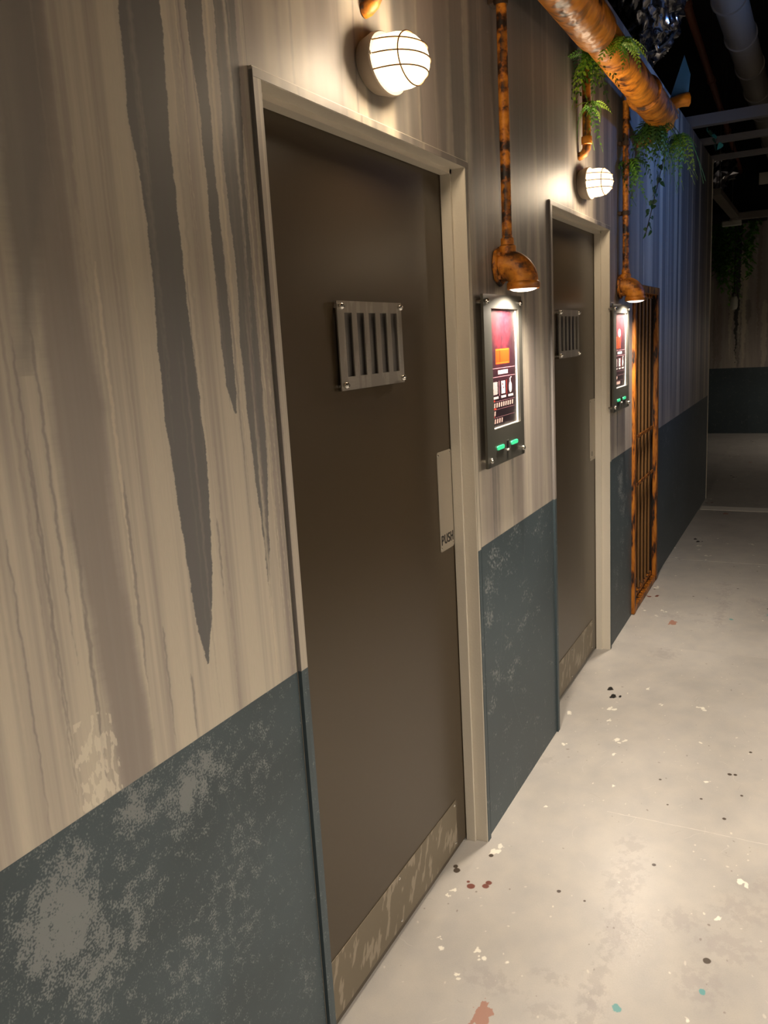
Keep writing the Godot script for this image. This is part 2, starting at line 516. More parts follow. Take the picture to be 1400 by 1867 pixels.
func tex_floor() -> ImageTexture:
	# 1.2 m x 3 m of painted concrete; u = x + 0.1, v = along from 1.2 m
	var W := 1024
	var H := 2048
	var cv := Canvas.new(W, H)
	var f1 := field(0.008, 41, W / 4, H / 4, W, H, 4)
	var f2 := field(0.02, 42, W / 2, H / 2, W, H, 4)
	var im := noise(0.3, 43, 2).get_image(W, H)
	im.convert(Image.FORMAT_L8)
	var f3 := im.get_data()
	for i in W * H:
		var t := 1.0 + (f1[i] - 128) / 255.0 * 0.10 + (f2[i] - 128) / 255.0 * 0.07 + (f3[i] - 128) / 255.0 * 0.035
		var q := (f2[i] - 128) / 255.0 * 0.02
		var j := i * 3
		cv.b[j] = int(clampf(FLOOR_C.r * t, 0, 1) * 255)
		cv.b[j + 1] = int(clampf(FLOOR_C.g * t - q * 0.3, 0, 1) * 255)
		cv.b[j + 2] = int(clampf(FLOOR_C.b * t - q, 0, 1) * 255)
	var rough := noise(0.05, 44, 4)
	var at := func(x: float, s: float) -> Vector2: return Vector2((x + 0.1) / 1.2 * W, (s - 1.2) / 3.0 * H)
	# worn grey-mauve patches
	var mauve := Color(0.585, 0.560, 0.550)
	for q in [[.448, 2.249, .05, .11], [.468, 2.002, .04, .10], [.464, 1.80, .03, .09], [.476, 1.68, .03, .09], [.431, 2.42, .04, .05], [.36, 1.776, .05, .02], [.77, 2.228, .07, .06], [.756, 2.06, .08, .06], [.025, 2.851, .03, .04], [.84, 2.354, .07, .05], [.27, 4.1, .06, .08], [.62, 2.12, .05, .05], [.22, 1.7, .07, .04], [.38, 1.66, .05, .03], [.70, 1.9, .06, .07]]:
		var p: Vector2 = at.call(q[0], q[1])
		for y in range(maxi(0, int(p.y - 130)), mini(H, int(p.y + 130))):
			for x in range(maxi(0, int(p.x - 110)), mini(W, int(p.x + 110))):
				var d := Vector2((x - p.x) / (q[2] * W / 1.2), (y - p.y) / (q[3] * H / 3.0)).length()
				if d < 1.7:
					var n := rough.get_noise_2d(x * 0.7, y * 0.7) + 0.35 * rough.get_noise_2d(x * 4.0, y * 4.0)
					cv.dot(x, y, mauve, 0.32 * clampf((0.62 - d * 0.55 + n) * 2.5, 0, 1) * clampf(1.7 - d, 0, 1))
	var r := RandomNumberGenerator.new()
	r.seed = 12
	# fine random chips, specks and scrapes
	for k in 420:
		var p := Vector2(r.randf() * W, r.randf() * H)
		var s := r.randf_range(0.8, 2.4)
		cv.blob(p.x, p.y, s * r.randf_range(0.8, 2.2), s, [Color(0.86, 0.84, 0.78), Color(0.50, 0.47, 0.44), Color(0.84, 0.82, 0.77)][k % 3], r.randf_range(0.4, 0.9), rough, 0.9, r.randf() * TAU)
	for k in 70:
		var p := Vector2(r.randf() * W, r.randf() * H)
		var a := r.randf() * TAU
		for t in int(r.randf_range(10, 60)):
			a += r.randf_range(-0.15, 0.15)
			p += Vector2.from_angle(a)
			cv.dot(int(p.x), int(p.y), [Color(0.55, 0.52, 0.49), Color(0.84, 0.82, 0.78)][k % 2], 0.4)
	# faint pale scored line across
	for x in range(int(0.42 / 1.2 * W), W):
		var y := int((2.582 - 1.2) / 3.0 * H + rough.get_noise_2d(x * 0.2, 7.0) * 3.0)
		for k in 2:
			cv.dot(x, y + k, Color(0.86, 0.84, 0.80), 0.25 + 0.5 * clampf(rough.get_noise_2d(x * 0.6, 90.0) + 0.5, 0, 1))
	# white paint chips
	for q in [[-.008, 1.996, 7], [-.012, 1.967, 7], [.03, 2.236, 20], [.037, 1.795, 6], [.055, 1.757, 7], [.169, 1.765, 8], [.237, 1.777, 4], [.134, 1.678, 11], [.256, 3.099, 16], [.06, 2.998, 10], [.258, 2.989, 8], [.308, 2.756, 7], [.164, 3.375, 14], [.179, 3.273, 9], [.769, 2.357, 17], [.719, 2.167, 8], [.519, 3.514, 14], [.266, 3.653, 11], [.118, 2.535, 5], [.69, 1.774, 6], [.151, 1.785, 8], [.01, 3.28, 13], [.35, 3.5, 8], [.6, 2.9, 6], [.55, 3.2, 6]]:
		var p: Vector2 = at.call(q[0], q[1])
		for k in 4:
			cv.blob(p.x + r.randf_range(-1, 1) * q[2] * 0.9, p.y + r.randf_range(-1, 1) * q[2] * 0.6, q[2] * r.randf_range(0.35, 0.8), q[2] * r.randf_range(0.25, 0.5), Color(0.90, 0.885, 0.83), 0.9, rough, 1.1, r.randf() * TAU)
	# dark drops
	for q in [[-.044, 2.101, 6], [-.034, 2.084, 9], [.075, 2.064, 3], [.515, 2.344, 5], [.282, 2.11, 5], [.362, 2.097, 3], [.706, 1.99, 8], [.674, 2.988, 6], [.731, 3.187, 5], [.693, 2.991, 5], [.684, 2.682, 5], [.725, 2.852, 4], [.039, 2.196, 6], [.6, 2.78, 4], [.45, 2.86, 4], [.5, 2.7, 3]]:
		var p: Vector2 = at.call(q[0], q[1])
		cv.blob(p.x, p.y, q[2], q[2] * 0.9, Color(0.25, 0.21, 0.17), 0.92, rough, 0.2)
	for q in [[.112, 3.591, 14], [.139, 3.511, 15], [.169, 3.522, 8]]:
		var p: Vector2 = at.call(q[0], q[1])
		cv.blob(p.x, p.y, q[2] * 0.7, q[2], Color(0.03, 0.025, 0.02), 1.0, rough, 0.6)
	for q in [[.035, 2.03, 10], [.075, 2.048, 9], [.079, 2.066, 8], [.02, 2.047, 4]]:
		var p: Vector2 = at.call(q[0], q[1])
		cv.blob(p.x, p.y, q[2], q[2] * 0.8, Color(0.42, 0.22, 0.18), 0.9, rough, 0.15)
	cv.blob(at.call(.236, 1.59).x, at.call(.236, 1.59).y, 18, 26, Color(0.62, 0.40, 0.32), 0.7, rough, 0.7)
	for q in [[.709, 1.877, 6], [.529, 1.739, 9]]:
		var p: Vector2 = at.call(q[0], q[1])
		cv.blob(p.x, p.y, q[2], q[2], Color(0.35, 0.60, 0.60), 0.9, rough, 0.8)
	return cv.tex()

func tex_rust(sd: int, lo: float) -> ImageTexture:
	var a := seamless(0.010, sd, 512, 5)
	var b := seamless(0.045, sd + 1, 512, 3)
	var cv := Canvas.new(512, 512)
	var stops := [[0.0, Color(0.075, 0.055, 0.035)], [0.30, Color(0.17, 0.10, 0.045)], [0.42, Color(0.46, 0.25, 0.07)], [0.58, Color(0.73, 0.44, 0.10)], [1.0, Color(0.86, 0.56, 0.16)]]
	for i in 512 * 512:
		var t := clampf((a[i] * 0.68 + b[i] * 0.32) / 255.0 * 1.9 - 0.45 + lo, 0, 1)
		var c: Color = stops[-1][1]
		for k in stops.size() - 1:
			if t < stops[k + 1][0]:
				c = stops[k][1].lerp(stops[k + 1][1], (t - stops[k][0]) / (stops[k + 1][0] - stops[k][0]))
				break
		cv.b[i * 3] = int(c.r * 255)
		cv.b[i * 3 + 1] = int(c.g * 255)
		cv.b[i * 3 + 2] = int(c.b * 255)
	return cv.tex()

func tex_rubbed(base: Color, mark: Color, sd: int, w: int, h: int, thr: float, lean: float) -> ImageTexture:
	# metal or paint with wiped, slanting pale smears
	var cv := Canvas.new(w, h, base)
	var n := noise(0.012, sd, 4)
	var g := noise(0.2, sd + 1, 2)
	for y in h:
		for x in w:
			var v := n.get_noise_2d((x + lean * y) * 1.6, (y - lean * x) * 0.55)
			var k := clampf((v - thr) * 9.0, 0, 1)
			var q := g.get_noise_2d(x * 0.2, y * 2.0) * 0.03
			cv.dot(x, y, Color(mark.r + q, mark.g + q, mark.b + q), k * 0.75)
	return cv.tex()

func tex_poster(second: bool) -> ImageTexture:
	var cv := Canvas.new(240, 380)
	var a := noise(0.012, 61, 4)
	for y in 380:
		for x in 240:
			var n := a.get_noise_2d(x * 1.0, y * 1.0)
			var g := a.get_noise_2d(x * 5.0, y * 5.0) * 0.05
			var c := Color(0.20, 0.085, 0.13).lerp(Color(0.56, 0.15, 0.19), clampf(0.75 - Vector2((x - 80) / 130.0, (y - 60) / 115.0).length() * 0.75 + n * 0.7, 0, 1))
			c = c.lerp(Color(0.10, 0.055, 0.09), clampf((y - 190) / 190.0 + n * 0.4, 0, 1))
			cv.dot(x, y, Color(c.r + g, c.g + g, c.b + g), 1.0)
	var im := Image.create_from_data(240, 380, false, Image.FORMAT_RGB8, cv.b)
	var white := Color(0.93, 0.90, 0.88)
	var pink := Color(0.85, 0.62, 0.66)
	var org := Color(0.78, 0.27, 0.05)
	var red := Color(0.88, 0.25, 0.14)
	var R := func(x, y, w, h, c): im.fill_rect(Rect2i(x, y, w, h), c)
	if not second:
		R.call(62, 126, 122, 50, org)
		R.call(66, 136, 22, 4, Color(0.75, 0.28, 0.05)); R.call(66, 148, 24, 4, Color(0.75, 0.28, 0.05)); R.call(66, 162, 22, 4, Color(0.75, 0.28, 0.05))
		R.call(96, 132, 7, 40, Color(0.55, 0.18, 0.05))
		for k in 7:
			R.call(112 + k * 9, 160 - k * 4, 8, 5, Color(0.70, 0.26, 0.05))
			R.call(112 + k * 9, 138 + (k % 3) * 9, 5, 4, Color(0.72, 0.28, 0.05))
		R.call(64, 128, 118, 3, Color(0.85, 0.42, 0.14)); R.call(64, 171, 118, 3, Color(0.85, 0.42, 0.14))
	else:
		for k in 3:
			R.call(52 + k * 34, 118, 20, 62, org if k < 2 else red)
		for y in range(78, 122):
			for x in range(92, 146):
				if Vector2((x - 119) / 26.0, (y - 100) / 21.0).length() < 1.0:
					im.set_pixel(x, y, white)
	R.call(8, 188, 224, 2, pink); R.call(8, 216, 224, 2, pink); R.call(80, 196, 88, 13, white)
	# three pictograms: a grid, a card, a bottle
	for k in 8:
		R.call(26, 234 + k * 5, 50, 2, white)
		R.call(34 + k % 4 * 9, 232, 5, 42, white)
	R.call(106, 232, 34, 42, white); R.call(114, 240, 10, 6, Color(0.4, 0.25, 0.3)); R.call(120, 252, 10, 5, Color(0.4, 0.25, 0.3))
	for y in range(236, 276):
		for x in range(170, 206):
			if Vector2((x - 187) / 14.0, (y - 256) / 19.0).length() < 1.0:
				im.set_pixel(x, y, white)
	R.call(182, 226, 10, 12, white); R.call(190, 222, 10, 4, white)
	R.call(86, 230, 3, 50, pink); R.call(152, 230, 3, 50, red)
	R.call(24, 280, 54, 8, white); R.call(102, 280, 44, 8, white); R.call(166, 280, 46, 8, white)
	# tally rows
	var rows := [[296, 10, 34], [322, 2, 44], [348, 5, 28]] if not second else [[296, 1, 30], [318, 3, 30], [346, 6, 30]]
	for q in rows:
		R.call(12, q[0], 212, 1, pink)
		R.call(12, q[0] - 5, q[2], 5, red)
		for k in q[1]:
			for y in 15:
				R.call(16 + k * 20 + (15 - y) / 4, q[0] + 5 + y, 11 if not second else 20, 1, Color(0.93, 0.80, 0.76))
	return ImageTexture.create_from_image(im)

# ------------------------------------------------------------------ materials
func mat(n: String, c: Color, rough: float, metal := 0.0, spec := 0.5) -> StandardMaterial3D:
	var m := StandardMaterial3D.new()
	m.resource_name = n
	m.albedo_color = c
	m.roughness = rough
	m.metallic = metal
	m.metallic_specular = spec
	M[n] = m
	return m

func mapped(n: String, t: Texture2D, rough: float, metal := 0.0, tri := 0.0, spec := 0.5) -> StandardMaterial3D:
	var m := mat(n, Color.WHITE, rough, metal, spec)
	m.albedo_texture = t
	if tri > 0.0:
		m.uv1_triplanar = true
		m.uv1_world_triplanar = true
		m.uv1_scale = Vector3.ONE * tri
	return m

func glow(n: String, c: Color, e: float) -> StandardMaterial3D:
	var m := mat(n, c, 0.4)
	m.emission_enabled = true
	m.emission = c
	m.emission_energy_multiplier = e
	return m

func make_materials():
	var fine := gray_tex(seamless(0.06, 77, 256, 3), 256, 256)
	mapped("near_wall_paint", tex_near_wall(), 0.55)
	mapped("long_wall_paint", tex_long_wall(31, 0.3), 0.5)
	mapped("far_wall_paint", tex_far_wall(), 0.55)
	var dado_marks := [[.87, .66, .05, .55], [.92, .69, .04, .5], [.84, .70, .035, .55], [.85, .655, .03, .4], [.90, .62, .04, .3], [.95, .83, .05, .45], [.93, .80, .035, .35], [.92, .94, .035, .5], [.93, .985, .04, .5], [.905, .915, .03, .4], [.90, 1.04, .04, .3], [.92, 1.14, .03, .35], [.84, 1.13, .035, .35], [.86, .92, .05, .3], [.72, 1.05, .07, .28], [.80, .80, .05, .35], [.74, .795, .02, .3], [.80, .66, .04, .4], [.83, .61, .04, .35], [.75, .73, .06, .38], [.64, .94, .06, .2], [.56, 1.04, .06, .22], [.72, .69, .05, .3], [.59, .87, .08, .2], [.32, 1.22, .05, .25], [.5, .7, .12, .2], [.4, .9, .1, .15]]
	mapped("near_dado_paint", tex_dado(51, 1024, 960, dado_marks, 0.25, 1.03, 0.30), 0.5)
	var dm2 := [[.88, 2.40, .06, .5], [.73, 2.36, .06, .4], [.92, 2.88, .06, .4], [.52, 2.55, .08, .3], [.63, 2.73, .08, .3], [.93, 3.02, .03, .4], [.5, 2.37, .07, .3], [.95, 2.6, .1, .2], [.85, 4.33, .08, .55], [.7, 4.42, .1, .4], [.46, 4.41, .1, .3], [.3, 4.27, .1, .2], [.88, 5.86, .1, .3], [.42, 6.27, .15, .15]]
	mapped("long_dado_paint", tex_dado(52, 2048, 400, dm2, 1.274, 7.03, 0.26), 0.5)
	var fl := mapped("floor_paint", tex_floor(), 1.0)
	fl.roughness_texture = gray_tex(field(0.16, 46, 1024, 2048, 1024, 2048, 3), 1024, 2048, 0.25, 0.48)
	fl.heightmap_enabled = true
	fl.heightmap_texture = fl.roughness_texture
	fl.heightmap_scale = 0.035
	fl.roughness_texture_channel = BaseMaterial3D.TEXTURE_CHANNEL_GRAYSCALE
	mapped("rust", tex_rust(81, 0.04), 0.55, 0.0, 2.4)
	mapped("rust_orange", tex_rust(83, 0.19), 0.45, 0.0, 1.1)
	mapped("rust_gold", tex_rust(87, 0.04), 0.5, 0.0, 3.0)
	mat("rust_bar", c8(128, 92, 52), 0.5, 0.3)
	mapped("rust_dark", tex_rust(85, -0.10), 0.6, 0.0, 3.0)
	M.rust_gold.uv1_scale = Vector3(5.0, 0.8, 5.0)
	M.rust_gold.albedo_color = c8(205, 198, 190)
	for k in ["rust", "rust_orange", "rust_dark", "rust_gold"]:
		M[k].heightmap_enabled = true
		M[k].heightmap_texture = fine
		M[k].heightmap_scale = 0.12
	M.rust_orange.heightmap_scale = 0.6
	mapped("door_brown", tex_rubbed(c8(60, 50, 35), c8(72, 62, 47), 91, 256, 512, 0.28, 0.3), 0.30)
	mat("frame_beige", c8(205, 198, 183), 0.45)
	M.frame_beige.heightmap_enabled = true
	M.frame_beige.heightmap_texture = fine
	M.frame_beige.heightmap_scale = 0.03
	M.frame_beige.uv1_triplanar = true
	M.frame_beige.uv1_scale = Vector3.ONE * 6.0
	mat("trim_taupe", TAUPE.lerp(SLATE, 0.4), 0.5)
	mat("trim_slate", DADO_C, 0.45)
	var st := mapped("steel", tex_rubbed(c8(158, 152, 142), c8(176, 170, 160), 92, 256, 128, 0.05, 0.02), 0.38, 0.9)
	st.uv1_triplanar = true
	st.uv1_world_triplanar = true
	st.uv1_scale = Vector3.ONE * 4.0
	var ks := mapped("kick_steel", tex_rubbed(c8(120, 111, 94), c8(166, 156, 139), 95, 512, 512, 0.20, 0.45), 0.45, 0.5, 1.9)
	ks.roughness = 0.45
	mat("push_steel", c8(178, 170, 155), 0.42, 0.6)
	mat("dark_steel", c8(112, 111, 103), 0.34, 0.8)
	mat("chrome", c8(215, 212, 205), 0.15, 1.0)
	mat("black_ink", Color(0.03, 0.03, 0.03), 0.6)
	mat("pad_grey", c8(88, 84, 80), 0.95)
	mat("white_card", c8(235, 230, 220), 0.5)
	mapped("poster_one", tex_poster(false), 0.35)
	mapped("poster_two", tex_poster(true), 0.35)
	M.poster_one.albedo_color = c8(196, 192, 192)
	M.poster_two.albedo_color = c8(196, 192, 192)
	mat("lamp_taupe", c8(150, 138, 124), 0.5)
	mat("cage_wire", c8(150, 120, 85), 0.4, 0.6)
	glow("dome_glow", Color(1.0, 0.88, 0.70), 2.4)
	glow("led_glow", Color(1.0, 0.94, 0.86), 2.0)
	glow("blue_glow", Color(0.30, 0.55, 1.0), 2.5)
	glow("green_glow", Color(0.20, 0.72, 0.50), 0.6)
	mat("button_black", Color(0.05, 0.055, 0.05), 0.4)
	mat("black_ceiling", Color(0.06, 0.06, 0.065), 0.9)
	mat("black_plain", Color(0.07, 0.07, 0.075), 0.8)
	mat("dark_board", Color(0.16, 0.15, 0.14), 0.8)
	mat("pipe_grey", c8(120, 114, 104), 0.5)
	mat("beam_grey", c8(124, 122, 120), 0.5, 0.2)
	mat("white_enamel", c8(205, 205, 190), 0.45)
	mat("foil", c8(190, 190, 195), 0.16, 1.0)
	mat("blue_sheet", c8(70, 130, 205), 0.35)
	mat("fern_light", c8(138, 172, 48), 0.6)
	mat("fern_green", c8(84, 136, 34), 0.6)
	mat("fern_dark", c8(38, 74, 26), 0.6)
	mat("ivy_green", c8(36, 72, 40), 0.4)
	mat("ivy_teal", c8(60, 130, 100), 0.4)
	for k in ["fern_light", "fern_green", "fern_dark", "ivy_green", "ivy_teal"]:
		M[k].backlight_enabled = true
		M[k].backlight = M[k].albedo_color.darkened(0.3)
		M[k].cull_mode = BaseMaterial3D.CULL_DISABLED
	mat("vine_stem", c8(52, 46, 30), 0.7)
	mat("rust_brown", c8(110, 62, 40), 0.6)
	mat("brown_dark", c8(58, 40, 24), 0.7)

# ------------------------------------------------------------------ the shell
func wall_box(s0: float, s1: float, y0: float, y1: float, us: float, ul: float, yt: float, yb: float, x := 0.0, face := 1.0, thick := 0.10) -> ArrayMesh:
	# a slab of wall with its face at x, from s0 to s1 along -z; the uv covers us .. us + ul along and yt .. yb down
	var mb := Mb.new()
	var P := func(xx, y, s): return Vector3(xx, y, -s)
	var U := func(y, s): return Vector2((s - us) / ul, (yt - y) / (yt - yb))
	var b := x - face * thick
	var n := Vector3(face, 0, 0)
	mb.quad(P.call(x, y0, s0), P.call(x, y0, s1), P.call(x, y1, s1), P.call(x, y1, s0), n, U.call(y0, s0), U.call(y0, s1), U.call(y1, s1), U.call(y1, s0))
	mb.quad(P.call(b, y0, s0), P.call(b, y0, s1), P.call(b, y1, s1), P.call(b, y1, s0), -n, U.call(y0, s0), U.call(y0, s1), U.call(y1, s1), U.call(y1, s0))
	for s in [s0, s1]:
		mb.quad(P.call(x, y0, s), P.call(b, y0, s), P.call(b, y1, s), P.call(x, y1, s), Vector3(0, 0, 1 if s == s0 else -1), U.call(y0, s), U.call(y0, s), U.call(y1, s), U.call(y1, s))
	for y in [y0, y1]:
		mb.quad(P.call(x, y, s0), P.call(x, y, s1), P.call(b, y, s1), P.call(b, y, s0), Vector3(0, -1 if y == y0 else 1, 0), U.call(y, s0), U.call(y, s1), U.call(y, s1), U.call(y, s0))
	return mb.done()

const D1 := 1.277
const D2 := 3.093
const DW := 1.008
const DH := 2.101
const C0 := 4.655
const C1 := 5.42
const CH := 1.865
const END := 8.24

func build_shell():
	var wl := root("wall_left")
	tag(wl, "tall left wall with streaked grey and beige paint over a dark blue-grey dado", "", "", "structure")
	var near: Material = M.near_wall_paint
	var long: Material = M.long_wall_paint
	var up := func(s0, s1, y0, m, us, ul): put(wl, "wall_panel", wall_box(s0, s1, y0, WALL_TOP, us, ul, WALL_TOP, DADO), m)
	var dn := func(s0, s1, m, us, ul): put(wl, "dado_panel", wall_box(s0, s1, 0.0, DADO, us, ul, DADO, 0.0), m)
	up.call(0.25, D1 - 0.005, DADO, near, 0.25, 1.03)
	dn.call(0.25, D1 - 0.005, M.near_dado_paint, 0.25, 1.03)
	up.call(-2.2, 0.25, DADO, long, 1.274, 7.03)
	dn.call(-2.2, 0.25, M.long_dado_paint, 1.274, 7.03)
	for s in [D1, D2]:
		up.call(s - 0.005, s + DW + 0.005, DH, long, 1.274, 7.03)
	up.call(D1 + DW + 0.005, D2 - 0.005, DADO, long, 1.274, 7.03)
	dn.call(D1 + DW + 0.005, D2 - 0.005, M.long_dado_paint, 1.274, 7.03)
	up.call(D2 + DW + 0.005, C0, DADO, long, 1.274, 7.03)
	dn.call(D2 + DW + 0.005, C0, M.long_dado_paint, 1.274, 7.03)
	up.call(C0, C1, CH, long, 1.274, 7.03)
	up.call(C1, END, DADO, long, 1.274, 7.03)
	dn.call(C1, END, M.long_dado_paint, 1.274, 7.03)
	var ct := put(self, "trim_1", bx(Vector3(-0.048, 1.53, -END - 0.006), Vector3(0.108, 3.06, 0.010), 0.002), M.frame_beige)
	tag(ct, "thin pale corner strip closing the far end of the streaked wall", "", "", "structure")
	# floor slabs with an open joint, and the painted line across
	var fl := root("floor")
	tag(fl, "pale grey painted concrete floor with paint chips and scuffs", "", "", "structure")
	for q in [[-2.3, 5.955], [5.963, 13.7]]:
		put(fl, "floor_slab", floor_box(-3.6 if q[1] > 6.0 else -0.12, 2.0, q[0], q[1]), M.floor_paint)
	put(fl, "sub_base", bx(Vector3(-0.8, -0.19, -5.7), Vector3(5.6, 0.1, 16.2)), M.dark_board)
	put(fl, "floor_line", bx(Vector3(0.95, 0.0005, -7.80), Vector3(1.88, 0.003, 0.165)), M.white_card)
	# the other surfaces, mostly out of view
	var wr := root("wall_right")
	tag(wr, "opposite corridor wall painted in the same streaks above a dark dado", "", "", "structure")
	put(wr, "wall_panel", wall_box(-2.2, 13.6, DADO, WALL_TOP, 1.274, 7.03, WALL_TOP, DADO, 1.9, -1.0), long)
	put(wr, "dado_panel", wall_box(-2.2, 13.6, 0.0, DADO, 1.274, 7.03, DADO, 0.0, 1.9, -1.0), M.long_dado_paint)
	put(wr, "upper_board", bx(Vector3(1.95, 3.78, -5.7), Vector3(0.1, 1.43, 15.8)), M.black_plain)
	var wf := root("wall_far")
	tag(wf, "far end wall, dim, grey streaks over a dark dado", "", "", "structure")
	var xf := Transform3D(Basis(Vector3.UP, PI / 2), Vector3(0, 0, -13.5))
	var a := put(wf, "wall_panel", wall_box(-2.0, 3.6, DADO, 3.1, -2.0, 5.6, 3.1, DADO, 0.0, 1.0), M.far_wall_paint)
	a.transform = Transform3D(Basis(Vector3.UP, -PI / 2), Vector3(0, 0, -13.5))
	var b := put(wf, "dado_panel", wall_box(-2.0, 3.6, 0.0, DADO, 0.0, 5.0, DADO, 0.0, 0.0, 1.0), M.long_dado_paint)
	b.transform = a.transform
	put(wf, "upper_board", bx(Vector3(-0.8, 3.78, -13.55), Vector3(5.6, 1.36, 0.1)), M.black_plain)
	var wb := put(self, "wall_back", bx(Vector3(-0.8, 2.15, 2.25), Vector3(5.6, 4.7, 0.1)), M.dark_board)
	tag(wb, "dark end wall of the corridor behind the viewer", "", "", "structure")
	var wo := put(self, "wall_outer", bx(Vector3(-3.55, 2.15, -5.7), Vector3(0.1, 4.7, 15.8)), M.black_plain)
	tag(wo, "dark outer wall of the space beyond the streaked wall", "", "", "structure")
	var ce := put(self, "ceiling", bx(Vector3(-0.8, 4.55, -5.7), Vector3(5.6, 0.1, 16.0)), M.black_ceiling)
	tag(ce, "black open ceiling high above the corridor", "", "", "structure")

func floor_box(x0: float, x1: float, s0: float, s1: float) -> ArrayMesh:
	var mb := Mb.new()
	var t := -0.14
	var U := func(x, s): return Vector2((x + 0.1) / 1.2, (s - 1.2) / 3.0)
	mb.quad(Vector3(x0, 0, -s0), Vector3(x1, 0, -s0), Vector3(x1, 0, -s1), Vector3(x0, 0, -s1), Vector3.UP, U.call(x0, s0), U.call(x1, s0), U.call(x1, s1), U.call(x0, s1))
	mb.quad(Vector3(x0, t, -s0), Vector3(x1, t, -s0), Vector3(x1, t, -s1), Vector3(x0, t, -s1), Vector3.DOWN, U.call(x0, s0), U.call(x1, s0), U.call(x1, s1), U.call(x0, s1))
	for s in [s0, s1]:
		mb.quad(Vector3(x0, 0, -s), Vector3(x1, 0, -s), Vector3(x1, t, -s), Vector3(x0, t, -s), Vector3(0, 0, 1 if s == s0 else -1), U.call(x0, s), U.call(x1, s), U.call(x1, s), U.call(x0, s))
	for x in [x0, x1]:
		mb.quad(Vector3(x, 0, -s0), Vector3(x, 0, -s1), Vector3(x, t, -s1), Vector3(x, t, -s0), Vector3(-1 if x == x0 else 1, 0, 0), U.call(x, s0), U.call(x, s1), U.call(x, s1), U.call(x, s0))
	return mb.done()

# ------------------------------------------------------------------ doors
func screw_mesh(r: float) -> ArrayMesh:
	return lathe([Vector2(0.0001, r * 0.55), Vector2(r * 0.45, r * 0.5), Vector2(r * 0.8, r * 0.3), Vector2(r, 0), Vector2(r, -r * 0.2)].map(func(v): return v), Vector3.ZERO, Vector3.RIGHT, 12)

